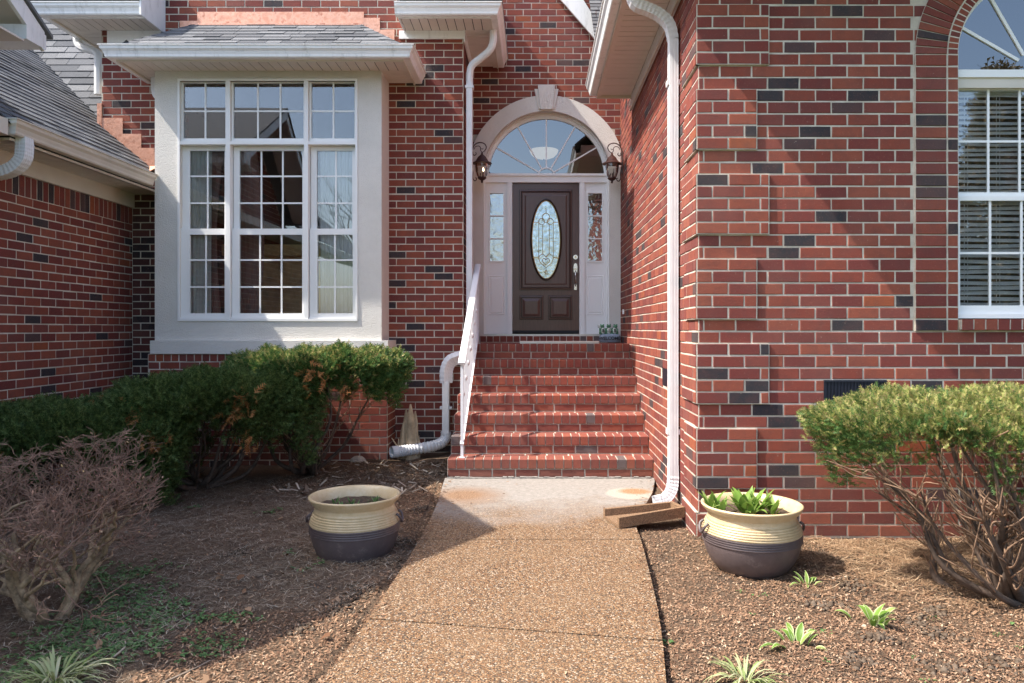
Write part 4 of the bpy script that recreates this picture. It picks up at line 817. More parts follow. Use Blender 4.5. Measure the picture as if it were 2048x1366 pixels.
for i,(dx,ch) in enumerate(((-.075,'8'),(0,'1'),(.075,'8'))):
    fx=wx+dx-.01; mb=MB(); z=wz+.105; tilt=(i-1)*.012
    ell(mb,(fx,wy,z+.045),(.036,.03,.048),'frog_green'); ell(mb,(fx,wy-.014,z+.045),(.029,.026,.042),'frog_white'); ell(mb,(fx+tilt,wy-.004,z+.103),(.030,.026,.022),'frog_green')
    for s_ in (-1,1):
        ell(mb,(fx+tilt+s_*.018,wy-.01,z+.124),(.010,.010,.010),'frog_green',8,6); ell(mb,(fx+s_*.036,wy-.005,z+.02),(.018,.026,.022),'frog_green',8,6); ell(mb,(fx+s_*.025,wy-.03,z+.004),(.014,.018,.006),'frog_green',8,6)
        mb.tube([(fx+s_*.03,wy-.01,z+.075),(fx+s_*.042,wy-.025,z+.055),(fx+s_*.022,wy-.036,z+.04)],[.009,.007,.006],'frog_green',n=6)
    child(mb.build('frog',smooth=True),sg); child(text(ch,.056,(fx,wy-.043,z+.046),'ink','numeral'),sg)
mb=MB(); ell(mb,(wx-.135,wy-.01,wz+.20),(.022,.018,.016),'frog_white'); mb.tube([(wx-.13,wy-.01,wz+.20),(wx-.105,wy-.01,wz+.25)],[.012,.001],'frog_white',n=5); mb.tube([(wx-.14,wy-.01,wz+.205),(wx-.165,wy-.01,wz+.235)],[.009,.001],'frog_white',n=5); mb.tube([(wx-.13,wy-.005,wz+.11),(wx-.132,wy-.005,wz+.19)],.006,'frog_green',n=5); child(mb.build('bird',smooth=True),sg)
mb=MB(); sx0,sx1=PX(1040,8.98),PX(1198,8.98); mb.box((sx0,8.955,ZL+.002),(sx1,9.01,ZL+.022),'aluminium'); mb.box((sx0,8.95,ZL+.022),(sx1,8.985,ZL+.032),'soffit'); tag(mb.build('metal_strip'),'long narrow metal strip lying on the top landing before the door','strip')
# ------------------------------------------------------------------ corrugated pipe, splash block, stump, stone
mb=MB(); P=curve([(-1.04,8.56,.24),(-1.045,8.545,.17),(-1.09,8.50,.115),(-1.20,8.42,.088),(-1.36,8.32,.075),(-1.47,8.24,.07),(-1.55,8.17,.068)],16); ra=[.058*(1+.085*(1 if (i//2)%2 else -.4)) for i in range(len(P))]
mb.tube(P,ra,'downspout_white',n=18,cap=False); o=mb.build('pipe',smooth=False); dp=thing('drain_pipe','white corrugated flexible drain pipe lying on mulch left of the steps','pipe',(-1.3,8.3,0)); child(o,dp)
mb=MB(); mb.tube([(-1.535,8.182,.068),(-1.59,8.145,.068)],.066,'downspout_white',n=18,cap=False); mb.tube([(-1.59,8.145,.068),(-1.535,8.182,.068)],.060,'downspout_white',n=18,cap=False); child(mb.build('pipe_end'),dp)
mb=MB(); hx_=lambda X,Y,z:(X,Y,z)
# splash block: open trough on the path edge
ang=R(17); bu=Vector((math.cos(ang),math.sin(ang),.05)).normalized(); bv_=Vector((-math.sin(ang),math.cos(ang),0)); o0=Vector((PX(1222,5.42),5.42,.004))
def sb(u0,u1,v0,v1,z0,z1,v0b=None,v1b=None):
    v0b=v0 if v0b is None else v0b; v1b=v1 if v1b is None else v1b
    p=lambda u,v,z:o0+bu*u+bv_*v+Z_*z
    mb.add([p(u0,v0,z0),p(u1,v0b,z0),p(u1,v1b,z0),p(u0,v1,z0),p(u0,v0,z1),p(u1,v0b,z1),p(u1,v1b,z1),p(u0,v1,z1)],[(0,3,2,1),(4,5,6,7),(0,1,5,4),(1,2,6,5),(2,3,7,6),(3,0,4,7)],'splash')
sb(0,.52,-.15,.15,0,.022,-.10,.10); sb(0,.52,-.15,-.115,.0215,.075,-.10,-.07); sb(0,.52,.115,.15,.0215,.075,.07,.10); sb(.52,.55,-.10,.10,0,.075)
tag(mb.build('splash_block'),'pebbly concrete splash block under the downspout at the path edge','splash block')
mb=MB(); sx_,sy_=PX(818,8.35),8.35
for i,(dx,w,hgt,tw) in enumerate(((-.07,.035,.38,.03),(-.03,.04,.52,-.02),(.015,.045,.58,.015),(.055,.035,.50,.04),(.085,.018,.22,.06),(-.095,.014,.2,-.04))):
    pts=[(sx_+dx*(1+.25*(1-t))+tw*t*.4,sy_+.03*math.sin(i*2.1),-.1+(hgt+.1)*t) for t in (0,.25,.5,.8,1)]
    mb.tube(pts,[w*1.25,w*1.1,w,w*.8,w*.18],'stump_wood',n=7,prof=[(math.cos(a)*(1+.2*math.sin(3*a+i)),math.sin(a)*.75) for a in [k*math.pi/3.5 for k in range(7)]])
mb.tube([(sx_-.07,sy_-.02,.02),(sx_-.15,sy_-.03,.14),(sx_-.19,sy_-.03,.20)],[.01,.008,.005],'stump_wood',n=5)
tag(mb.build('split_stump'),'pale split tree stump with jagged top standing against the brick wall','stump')
mb=MB(); ell(mb,(PX(716,8.1),8.1,-.02),(.09,.06,.06),'rock_pale',9,6); tag(mb.build('stone'),'small tan stone on mulch at the bay wall corner','stone')
# ------------------------------------------------------------------ pots
def pot(label,cx,cy,gz,H,rr_,rot):
    t=thing('plant_pot',label,'plant pot',(cx,cy,gz),group='two-tone glazed pots'); s=rr_/.30; Hs=H/.42
    P=[(0,.0),(.155,.0),(.182,.010),(.218,.04),(.248,.08),(.270,.125),(.284,.17),(.289,.198)]
    for i in range(4): z=.2+i*.0135; P+= [(.289,z),(.297,z+.005),(.289,z+.0115)]
    for i in range(6): z=.256+i*.0135; r=.289-.002*i-.0007*i*i; P+= [(r,z),(r+.008,z+.005),(r-.001,z+.0115)]
    P+=[(.262,.345),(.258,.356),(.260,.366),(.274,.376),(.273,.384),(.290,.393),(.289,.401),(.300,.410),(.302,.418),(.293,.423),(.279,.417),(.264,.395),(.253,.365),(.250,.345),(.255,.32),(.25,.30)]
    P=[(r*s,z*Hs) for r,z in P]
    mb=MB(); mb.lathe(P,(cx,cy,gz-.012),'pot_cream',56,lambda z:'pot_brown' if z<.2535*Hs else 'pot_cream'); child(mb.build('bowl',smooth=True),t)
    mb=MB(); K=40; vs=[(cx,cy,gz+.352*Hs)]
    for q_ in (.5,1): vs+=[(cx+.25*s*q_*math.cos(2*math.pi*j/K),cy+.25*s*q_*math.sin(2*math.pi*j/K),gz+.345*Hs+rnd.uniform(-.006,.006)) for j in range(K)]
    mb.add(vs,[(0,1+j,1+(j+1)%K) for j in range(K)]+[(1+j,1+K+j,1+K+(j+1)%K,1+(j+1)%K) for j in range(K)],'soil'); child(mb.build('soil'),t)
    for sg_ in (-1,1):
        mb=MB(); a=R(rot)+(0 if sg_>0 else math.pi); d=Vector((math.cos(a),math.sin(a),0)); tt=Vector((-math.sin(a),math.cos(a),0)); c0=Vector((cx,cy,gz+.30*Hs))+d*(.282*s)
        mb.tube(curve([c0+tt*-.05,c0+tt*-.05+d*.022-Z_*.02,c0+d*.032-Z_*.055+tt*-.02,c0+d*.032-Z_*.055+tt*.02,c0+tt*.05+d*.022-Z_*.02,c0+tt*.05],5),.0085,'pot_brown',n=7); child(mb.build('handle',smooth=True),t)
    return t
pot('cream and brown glazed pot with bare soil, left of the path',PX(710,4.96),4.96,-.125,.455,.300,2)
pot('cream and brown glazed pot full of green leaves, right of the path',PX(1503,4.50),4.50,-.035,.415,.300,4)
# ------------------------------------------------------------------ leaves
def leafblade(V,F,M,base,d,L,W,curl,mid,mar=None,rows=6,fold=.25,rnd_=rnd):
    """ribbon leaf: base point, direction d, length, width, curl downwards; two-material margin"""
    d=Vector(d).normalized(); side=d.cross(Z_); side=side.normalized() if side.length>.05 else Vector((1,0,0)); p=Vector(base); dirn=d.copy(); o=len(V); st_=L/rows
    prof=[.25,.75,1,.95,.7,.35,.02] if rows==6 else [.9-.85*i/rows for i in range(rows+1)]
    for i in range(rows+1):
        w=W*prof[i]/2; up=side.cross(dirn).normalized()
        if mar: offs=(-1,-.68,0,.68,1)
        else: offs=(-1,0,1)
        for k in offs: V.append(tuple(p+side*(w*k)+up*(abs(k)*w*fold)))
        dirn=(dirn-Z_*curl*(i+1)/rows*.35).normalized(); p=p+dirn*st_
    n=len(offs)
    for i in range(rows):
        for k in range(n-1):
            F.append((o+i*n+k,o+i*n+k+1,o+(i+1)*n+k+1,o+(i+1)*n+k)); M.append(1 if (mar and k in (0,n-2)) else 0)
def leafobj(name,V,F,M,mats,root=None):
    me=bpy.data.meshes.new(name); me.from_pydata(V,[],F)
    for q in mats: me.materials.append(MATS[q])
    me.polygons.foreach_set('material_index',M); me.polygons.foreach_set('use_smooth',[True]*len(F)); me.update(); o=bpy.data.objects.new(name,me); COL.objects.link(o); return o
def hosta(x,y,z,n,L,W,spread,mats=('hosta_leaf','hosta_margin'),curl=1.2,flat=1.0):
    V,F,M=[],[],[]
    for i in range(n):
        a=rnd.uniform(0,2*math.pi); e=rnd.uniform(.4,1.6)*flat; l=L*rnd.uniform(.6,1.1); r=rnd.uniform(0,spread)
        leafblade(V,F,M,(x+r*math.cos(a),y+r*math.sin(a),z),(math.cos(a),math.sin(a),e),l,W*rnd.uniform(.7,1.1),curl*rnd.uniform(.5,1.3),0,True if len(mats)>1 else None)
    return V,F,M
V,F,M=hosta(PX(1490,4.45),4.45,.33,34,.16,.05,.09,('hosta_leaf',),.7,1.6)
for (dx,dy,n) in ((-.11,-.02,10),(.12,.0,9),(.05,-.08,9),(-.16,.05,7),(.20,.02,9),(.17,-.08,7)):
    v,f_,m2_=hosta(PX(1478,4.45)+dx,4.45+dy,.33,n,.13,.04,.03,('hosta_leaf',),.7,2.2); o=len(V); V+=v; F+=[tuple(i+o for i in q) for q in f_]; M+=m2_
tag(leafobj('potted_plant',V,F,M,['hosta_leaf']),'bright green leafy plant growing in the right pot','plant')
for (dx,dy) in ((-.05,-.12),(.03,-.13),(.09,-.12),(-.14,.02),(.12,.05),(-.02,-.02),(.16,-.05)):
    V,F,M=hosta(-1.213+dx,4.96+dy,.25,9,.065,.014,.02,('weed_leaf',),.6,1.6)
    tag(leafobj('sprout',V,F,M,['weed_leaf']),'tiny grey green sprout in the soil of the left pot','plant','sprouts in the left pot')

# ------------------------------------------------------------------ ground and path
LP=[(878,1000),(886,965)]
path_l=[(640,1366),(600,1420),(700,1293),(742,1228),(782,1170),(820,1112),(852,1058),(876,1003),(889,958)]
path_r=[(1333,1366),(1335,1420),(1324,1270),(1312,1200),(1298,1140),(1284,1085),(1271,1050),(1290,1010),(1305,985),(1310,958)]
def gp(x,y,z=0): Y=(EYE-z)*FPX/(y-VY); return (PX(x,Y),Y)
Lp=sorted([gp(*p) for p in path_l],key=lambda p:p[1]); Rp=sorted([gp(*p) for p in path_r],key=lambda p:p[1])
def interp(P,y):
    if y<=P[0][1]: (x0,y0),(x1,y1)=P[0],P[1]; return x0+(x1-x0)*(y-y0)/(y1-y0)*.6
    for (x0,y0),(x1,y1) in zip(P,P[1:]):
        if y<=y1: return x0+(x1-x0)*(y-y0)/(y1-y0)
    return P[-1][0]
def gz(x,y):
    l=interp(Lp,y); r=interp(Rp,y)
    if x<l: d=l-x; z=-.045-.05*min(1,max(0,d-.05)/.6)+(-.02 if d<.08 else 0)
    elif x>r: d=x-r; z=-.045+.02*min(1,d/.3)
    else: return -.09
    z+= .020*math.sin(x*3.1+y*1.3)*math.sin(y*2.7-x)+.010*math.sin(x*9.1+2)*math.sin(y*8.3)+.006*math.sin(x*23+y*5)*math.sin(y*19-x*7)
    if x>r or d>.1: z+=0
    if y>7.0 and x<l: z+=.05*min(1,(y-7)/.8)*(1 if x>-2 else max(0,1-(-2-x)/1.2))
    if y<2.2 or y>10: return -.1
    return z
xs=list(np.arange(-5.2,4.6,.05)); ys=list(np.arange(2.3,9.2,.05))
xs=[-300,-120,-50,-20,-9,-6]+xs+[5,7,12,25,60,150,300]; ys=[-300,-120,-50,-20,-8,-3,0,1.5,2.1]+ys+[10,14,25,60,150,300]
V=[(x,y,gz(x,y)) for y in ys for x in xs]; nx=len(xs); F=[(j*nx+i,j*nx+i+1,(j+1)*nx+i+1,(j+1)*nx+i) for j in range(len(ys)-1) for i in range(nx-1)]
o=npmesh('ground',V,F,'ground_soil'); o['kind']='structure'; o.data.polygons.foreach_set('use_smooth',[True]*len(F))
# path: three slabs
mb=MB()
def slab(yf0,yf1,n=14):                              # yf(x) functions for near and far joints
    L=[];Rr=[]
    def clip(P,side):
        out=[]
        for i in range(n+1):
            t=i/n; 
            ya=yf0(interp(P,yf0(0))); yb=yf1(interp(P,yf1(0))); y=ya+(yb-ya)*t; out.append((interp(P,y),y))
        return out
    a=clip(Lp,0); b=clip(Rp,1); P=[]
    vs=[]; 
    for (p,q) in zip(a,b):
        for z in (0,-.10): vs+=[(p[0],p[1],z),(q[0],q[1],z)]
    fs=[]
    for i in range(n):
        o=i*4; fs+=[(o,o+1,o+5,o+4),(o+1,o+3,o+7,o+5),(o,o+4,o+6,o+2)]
    fs+=[(0,2,3,1),(n*4,n*4+1,n*4+3,n*4+2)]; mb.add(vs,fs,'aggregate')
j1=lambda x:3.50-.20*(x-.0)*.9; j2=lambda x:5.02
slab(lambda x:1.2,lambda x:j1(x)-.006); slab(lambda x:j1(x)+.006,lambda x:j2(x)-.005); slab(lambda x:j2(x)+.005,lambda x:7.085)
o=mb.build('path'); o['kind']='structure'
mb=MB(); mb.box((-.85,7.04,-.09),(1.1,7.09,.003),'cement_grey')
for i in range(34): x=-.84+i*.057; mb.bbox((x+.03,7.066,.004),X_,Z_,Y_,rnd.uniform(.04,.07),rnd.uniform(.002,.014),rnd.uniform(.02,.045),'cement_grey',.002)
child(mb.build('mortar_bed'),st)

# scattered matter: oriented quads / shards with numpy
def scatter(name,n,region,size,asp,mat,thick=0,lift=.004,tilt=.5,keep=None,curv=0,kind=True,label='',cat='',seed=1):
    r=np.random.RandomState(seed); x0,x1,y0,y1=region; P=[]
    X=r.uniform(x0,x1,n*3); Y=r.uniform(y0,y1,n*3); V=[]; F=[]; cnt=0
    for x,y in zip(X,Y):
        if cnt>=n: break
        l=interp(Lp,y); rr2=interp(Rp,y)
        if l-.012<x<rr2+.012 and y<7.1: continue
        if keep and not keep(x,y,r): continue
        s=size*r.uniform(.45,1.4); w=s*asp*r.uniform(.6,1.4)/2; a=r.uniform(0,2*math.pi); e=r.uniform(-tilt,tilt)
        d=np.array((math.cos(a)*math.cos(e),math.sin(a)*math.cos(e),math.sin(e))); sd=np.array((-math.sin(a),math.cos(a),r.uniform(-tilt,tilt)*.8)); c=np.array((x,y,gz(x,y)+lift+abs(math.sin(e))*s*.4+r.uniform(0,lift)))
        o=len(V)
        if curv:
            k=np.array((-math.sin(a),math.cos(a),0))*s*r.uniform(-curv,curv)
            V+=[c-d*s/2-sd*w,c-d*s/2+sd*w,c+k+np.array((0,0,.004))+sd*w,c+k+np.array((0,0,.004))-sd*w,c+d*s/2+sd*w*.4,c+d*s/2-sd*w*.4]; F+=[(o,o+1,o+2,o+3),(o+3,o+2,o+4,o+5)]
        else:
            V+=[c-d*s/2-sd*w,c-d*s/2+sd*w,c+d*s/2+sd*w*r.uniform(.4,1),c+d*s/2-sd*w*r.uniform(.4,1)]; F.append((o,o+1,o+2,o+3))
        cnt+=1
    o=npmesh(name,V,F,mat); tag(o,label,cat,kind='stuff'); return o
def inview(x,y): return y>2.6 and abs(x*FPX/y+48)<1090
nearlit=lambda x,y: (x<0 and x>-2.0 and y<4.3)
scatter('bark_mulch',60000,(.45,4.4,2.7,5.9),.0115,.42,'chip',keep=lambda x,y,r:inview(x,y) and x<1.12+(0 if y>5.14 else 9) and r.rand()<.3+.7*(1-(y-2.7)/3),label='reddish brown shredded bark mulch covering the right bed',cat='mulch',seed=3)
scatter('bark_mulch',40000,(-2.6,-.55,2.7,8.1),.014,.40,'chip',keep=lambda x,y,r:inview(x,y) and (r.rand()<.9 if (interp(Lp,y)-x)<.35+.3*math.sin(y*2.3) or (y<3.95 and x>-1.75) or y>6.7 else r.rand()<.12),label='brown bark chips along the left edge of the path',cat='mulch',seed=4)
scatter('pine_straw',30000,(-4.2,-.8,2.7,7.6),.06,.026,'needle',keep=lambda x,y,r:inview(x,y) and (interp(Lp,y)-x)>.2+.25*math.sin(y*2.3) and not(y<3.95 and x>-1.75 and r.rand()<.9),curv=.25,lift=.007,tilt=.22,label='grey brown pine needles matted over the left bed',cat='pine straw',seed=5)
scatter('pine_straw',6500,(1.5,4.4,3.6,5.12),.095,.026,'straw',keep=lambda x,y,r:inview(x,y) and r.rand()<max(.03,min(1,(y-3.7)/1.0))*(1 if x>1.9 else .25),curv=.25,lift=.007,tilt=.22,label='golden pine needles along the foot of the right wall',cat='pine straw',seed=6)
scatter('fallen_leaves',80,(-3,-.5,2.8,8),.034,.55,'dead_leaf',curv=.3,keep=lambda x,y,r:inview(x,y),tilt=.7,lift=.01,label='curled brown leaves scattered on the left bed',cat='leaves',seed=8)
scatter('wood_flakes',260,(-2.4,-.9,6.5,8.1),.085,.22,'needle',keep=lambda x,y,r:inview(x,y),tilt=.5,lift=.01,label='long pale bark flakes below the yew by the steps',cat='bark flakes',seed=9)
rr5=np.random.RandomState(77); V=[]; F=[]
for i in range(900):
    y=rr5.uniform(2.8,7.0); l=interp(Lp,y); r_=interp(Rp,y); o_=rr5.exponential(.05) if rr5.rand()<.75 else rr5.uniform(0,.7); x=l+o_ if rr5.rand()<.6 else r_-o_
    s_=rr5.uniform(.004,.014); a=rr5.uniform(0,6.28); d=np.array((math.cos(a),math.sin(a),0))*s_; e=np.array((-math.sin(a),math.cos(a),.3))*s_*.35; c_=np.array((x,y,.004)); o=len(V); V+=[c_-d-e,c_-d+e,c_+d+e*.7,c_+d-e*.6]; F.append((o,o+1,o+2,o+3))
tag(npmesh('bark_crumbs',V,F,'chip'),'loose bark crumbs spilled along both edges of the path','bark crumbs',kind='stuff')
def clods(name,n,reg,size,mat,label,cat,seed,cl=None):
    r=np.random.RandomState(seed); V=[];F=[]
    base=np.array([(1,0,0),(-1,0,0),(0,1,0),(0,-1,0),(0,0,1),(0,0,-1)]); tri=[(4,0,2),(4,2,1),(4,1,3),(4,3,0),(5,2,0),(5,1,2),(5,3,1),(5,0,3)]
    k=0
    while k<n:
        if cl: c=cl[r.randint(len(cl))]; x=c[0]+r.normal(0,c[2]); y=c[1]+r.normal(0,c[2])
        else: x=r.uniform(reg[0],reg[1]); y=r.uniform(reg[2],reg[3])
        k+=1
        if interp(Lp,y)-.02<x<interp(Rp,y)+.02: continue
        s=size*r.uniform(.3,1.2); o=len(V)
        for b in base: V.append(np.array((x,y,gz(x,y)+s*.3))+b*s*r.uniform(.6,1.2,3)*np.array((1,1,.6))+r.normal(0,s*.15,3))
        F+=[tuple(i+o for i in t) for t in tri]
    o=npmesh(name,V,F,mat); tag(o,label,cat,kind='stuff')
cl=[(*gp(x,y,-.04),s) for x,y,s in ((1845,1250,.05),(1880,1265,.05),(1710,1180,.05),(1715,1340,.04),(1755,1285,.03),(2020,1340,.06),(1650,1215,.07),(1890,1345,.05),(1420,1080,.04),(1870,1225,.03))]
clods('soil_clods',900,None,.018,'clod','dark grey lumps of loose soil on the right bed','soil',21,cl)
cl=[(*gp(x,y,-.08),s) for x,y,s in ((800,1090,.07),(770,1130,.06),(840,1030,.05),(720,1190,.06),(690,1220,.05),(480,1100,.05),(600,1260,.05),(870,960,.05))]
clods('soil_clods',900,None,.016,'clod','dark crumbly soil beside the left edge of the path','soil',22,cl)
clods('pebbles',70,(1.2,3.4,2.8,4.4),.014,'stone_chip','tan stone chips scattered over the right mulch','pebbles',23)
# weeds
def weeds(name,n,reg,keep,label,seed,sz=.03):
    r=random.Random(seed); V,F,M=[],[],[]; k=0
    while k<n:
        x=r.uniform(reg[0],reg[1]); y=r.uniform(reg[2],reg[3])
        if not inview(x,y) or not keep(x,y,r): continue
        k+=1
        for i in range(r.randint(3,7)):
            a=r.uniform(0,6.28); rr3=r.uniform(0,.03); leafblade(V,F,M,(x+rr3*math.cos(a),y+rr3*math.sin(a),gz(x,y)+.008),(math.cos(a),math.sin(a),r.uniform(.2,1)),sz*r.uniform(.5,1.3),sz*.7*r.uniform(.4,1),1,0)
    o=leafobj(name,V,F,M,['weed_leaf']); tag(o,label,'weeds',kind='stuff')
centers=[(*gp(x,y,-.09),s) for x,y,s in ((180,1160,.18),(240,1190,.2),(300,1230,.18),(200,1250,.2),(270,1140,.12),(250,1300,.15),(90,1330,.2),(450,1240,.1),(390,1240,.08),(570,1110,.04),(630,1140,.06),(395,1015,.05),(540,1025,.05),(150,1310,.2),(400,1290,.12))]
def kc(x,y,r): return any(math.hypot(x-c[0],y-c[1])<c[2]*abs(r.gauss(0,.8)) for c in centers)
weeds('weed_patch',650,(-3.2,-.8,2.7,6.4),kc,'small green weeds creeping through the left bed',31)
weeds('weed_patch',38,(1.05,3.6,2.7,4.9),lambda x,y,r:True,'sparse tiny green seedlings on the right bed',32,.018)
# hostas and grasses
def put(name,label,cat,x,y,gz_,n,L,W,spread,mats,group=None,curl=1.2,flat=1.0):
    X,Y=gp(x,y,gz_); V,F,M=hosta(X,Y,gz(X,Y),n,L,W,spread,mats,curl,flat); tag(leafobj(name,V,F,M,list(mats)),label,cat,group)
H2=('hosta_leaf','hosta_margin')
put('hosta_sprout','largest pale edged hosta sprout, right of centre in the right bed','plant',1745,1250,-.04,13,.13,.042,.10,H2,'hosta sprouts',flat=1.5)
put('hosta_sprout','low pale edged hosta sprout in front of the larger one, nearer the path','plant',1595,1305,-.04,11,.115,.038,.11,H2,'hosta sprouts',flat=1.4)
put('hosta_sprout','small spiky hosta sprout just in front of the right pot','plant',1615,1178,-.04,9,.09,.025,.07,H2,'hosta sprouts',flat=1.6)
put('grass_tuft','striped grass tuft at the bottom edge of the right bed','grass',1490,1372,-.04,60,.17,.010,.05,('grass_blade',),curl=1.5)
put('grass_tuft','striped pale grass tuft at the bottom left corner','grass',110,1372,-.09,130,.20,.012,.09,('grass_blade',),curl=1.5)
put('seedling','little green seedling at the right edge of the path','plant',1338,1285,-.04,9,.045,.02,.03,('weed_leaf',))
put('dandelion','leafy dandelion with one small yellow bud among pine needles','plant',190,1300,-.09,14,.08,.02,.02,('weed_leaf',))
for i,(pts,lb) in enumerate((([(352,1245),(410,1205)],'thin dark twig lying on the pine needles'),([(330,1366),(420,1322),(560,1345)][:2],'bare twig lying across the sunlit chips'),([(560,1180),(630,1186)],'pale broken twig on the left bed near the pot'),([(228,1320),(250,1290)],'short twig lying near the striped grass tuft'))):
    P=[]; 
    for (x,y) in pts: X,Y=gp(x,y,-.08); P.append((X,Y,gz(X,Y)+.015))
    mid=(Vector(P[0])+Vector(P[1]))/2+Vector((.02,.01,.005)); mb=MB(); mb.tube(curve([P[0],mid,P[1]],5),[.005]*5+[.003]*6,'needle' if i!=0 else 'bark_dark',n=5); tag(mb.build('twig'),lb,'twig')

# ------------------------------------------------------------------ shrubs
def shoots(P,D,L,nn,seed,wn=.0022,droop=.15):
    """flat sprays of needles: P base points, D directions; returns V,F (triangles)"""
    r=np.random.RandomState(seed); n=len(P); D=D/np.linalg.norm(D,axis=1,keepdims=True)
    A=r.normal(size=(n,3)); S=np.cross(D,A); S/=np.linalg.norm(S,axis=1,keepdims=True)
    Ls=L*r.uniform(.6,1.3,n); V=np.zeros((n,nn,3,3),np.float32)
    for k in range(nn):
        t=(k+.5)/nn; sgn=1 if k%2 else -1; nl=(.42*(1-.45*t))*Ls*r.uniform(.75,1.2,n)
        b=P+D*(t*Ls)[:,None]; d=D*.62+S*(sgn*.78)+r.normal(0,.16,(n,3)); d/=np.linalg.norm(d,axis=1,keepdims=True)
        w=np.cross(d,np.cross(D,S)); V[:,k,0]=b-D*wn; V[:,k,1]=b+D*wn*1.6; V[:,k,2]=b+d*nl[:,None]
    V=V.reshape(-1,3); return V,np.arange(len(V)).reshape(-1,3),nn
def stem_net(mb,base,targets,mats,r0=.03,seed=1,twist=.12,n=6,twigs=2):
    r=random.Random(seed)
    for tg in targets:
        a=Vector(base)+Vector((r.uniform(-.07,.07),r.uniform(-.05,.05),0)); b=Vector(tg); d=b-a; L=d.length
        m1=a+Vector((d.x*.42,d.y*.42,d.z*.20))+Vector([r.uniform(-twist,twist)*L*.5 for _ in range(3)]); m2=a+Vector((d.x*.7,d.y*.7,d.z*.6))+Vector([r.uniform(-twist,twist)*L*.5 for _ in range(3)])
        P=curve([a,m1,m2,b],5); rr4=r0*r.uniform(.55,1); k=len(P); mb.tube(P,[rr4*(1-.8*i/(k-1)) for i in range(k)],mats[0],n=n,cap=False)
        for q_ in range(twigs):
            i=r.randint(k//3,k-2); s=P[i]; dd=(P[i+1]-P[i]).normalized()+Vector([r.uniform(-.9,.9),r.uniform(-.9,.9),r.uniform(-.3,.5)]); e=s+dd.normalized()*L*r.uniform(.12,.32); e.z=min(e.z,b.z+.06); mm=(s+e)/2+Vector([r.uniform(-.04,.04) for _ in range(3)])
            mb.tube(curve([s,mm,e],4),[rr4*.20*(1-.12*j/2) for j in range(9)],mats[1],n=4,cap=False)
def yew(label,c,rad,ztop,drop,thick,base,seed,ntop,nside,tipfrac,mats,L=.055,dead=0,clipf=None,bark=('bark_grey','twig_brown'),zslope=(0,0),twigs=6,nst=16,wn=.0022,nn=12,r0=.032,extra=()):
    r=np.random.RandomState(seed); t=thing('yew_shrub',label,'shrub',(base[0],base[1],base[2]))
    def ztp(x,y,rho): return ztop-drop*rho**5+zslope[0]*(x-c[0])+zslope[1]*(y-c[1])+.032*np.sin(x*9+seed)*np.sin(y*8+1)+.022*np.sin(x*19+y*7)+.014*np.sin(x*33+y*29)
    def rim(phi): return 1+.07*np.sin(3*phi+seed)+.05*np.sin(7*phi+2*seed)+.03*np.sin(13*phi)
    # top layer
    rho=np.sqrt(r.uniform(0,1,ntop)); phi=r.uniform(0,2*np.pi,ntop); R1=rim(phi); x=c[0]+rad[0]*rho*R1*np.cos(phi); y=c[1]+rad[1]*rho*R1*np.sin(phi)
    z=ztp(x,y,rho)-r.exponential(.035,ntop); P1=np.stack([x,y,z],1); D1=np.stack([np.cos(phi)*rho*.6,np.sin(phi)*rho*.6,np.full(ntop,1.0)],1)+r.normal(0,.45,(ntop,3)); D1[:,2]=np.abs(D1[:,2])*.8+.1
    # side skirt, its depth varying round the rim
    phi=r.uniform(0,2*np.pi,nside); rho=1-np.abs(r.normal(0,.09,nside)); R1=rim(phi); x=c[0]+rad[0]*rho*R1*np.cos(phi); y=c[1]+rad[1]*rho*R1*np.sin(phi)
    th=thick*(.75+.35*np.sin(5*phi+seed)*np.sin(2*phi+1)+.2*np.sin(11*phi)); u=r.uniform(0,1,nside)**1.25; z=ztp(x,y,rho)-u*th*(1-.0*rho); x-=np.cos(phi)*rad[0]*u*.16; y-=np.sin(phi)*rad[1]*u*.16
    cl=np.sin(x*17+seed)*np.sin(z*21+y*13); kp=(cl>-.55)|(u<.45); P2=np.stack([x,y,z],1)[kp]; D2=(np.stack([np.cos(phi),np.sin(phi),np.full(nside,.35)],1)+r.normal(0,.5,(nside,3)))[kp]
    def clipit(P,D):
        if clipf is None: return P,D
        k=clipf(P); return P[k],D[k]
    P1,D1=clipit(P1,D1); P2,D2=clipit(P2,D2)
    tip=(r.uniform(0,1,len(P1))<tipfrac)
    sets=[(P1[~tip],D1[~tip],0),(P1[tip],D1[tip],1)]; tp2=r.uniform(0,1,len(P2))<tipfrac*.18; sets+=[(P2[~tp2],D2[~tp2],0),(P2[tp2],D2[tp2],1)]
    if dead:
        fr_=P2[P2[:,1]<c[1]-rad[1]*.35]; cc=fr_[r.randint(0,len(fr_),14)]; idx=r.randint(0,14,dead); Pd=cc[idx]+r.normal(0,.05,(dead,3))+np.array((0,-.05,-.02)); sets.append((Pd,np.tile([(0,-.6,-.6)],(dead,1))+r.normal(0,.5,(dead,3)),2))
    V=[];F=[];M=[];o=0
    for i,(P,D,mi) in enumerate(sets):
        if len(P)==0: continue
        v,f_,q=shoots(P,D,L*(1 if mi<2 else 1.3),nn,seed*10+i,wn); V.append(v); F.append(f_+o); M.append(np.full(len(f_),mi)); o+=len(v)
    # one island per spray is too coarse for needles, so colour follows single needles
    ob=npmesh('foliage',np.concatenate(V),np.concatenate(F),None,None,np.concatenate(M),list(mats)+['yew_dead']); child(ob,t)
    mb=MB(); r2=random.Random(seed); T=[]
    for i in range(nst):
        a=r2.uniform(0,6.283); q_=r2.uniform(.35,.95); T.append((c[0]+rad[0]*q_*math.cos(a),c[1]+rad[1]*q_*math.sin(a),ztop-drop*q_**5-thick*r2.uniform(.15,.5)))
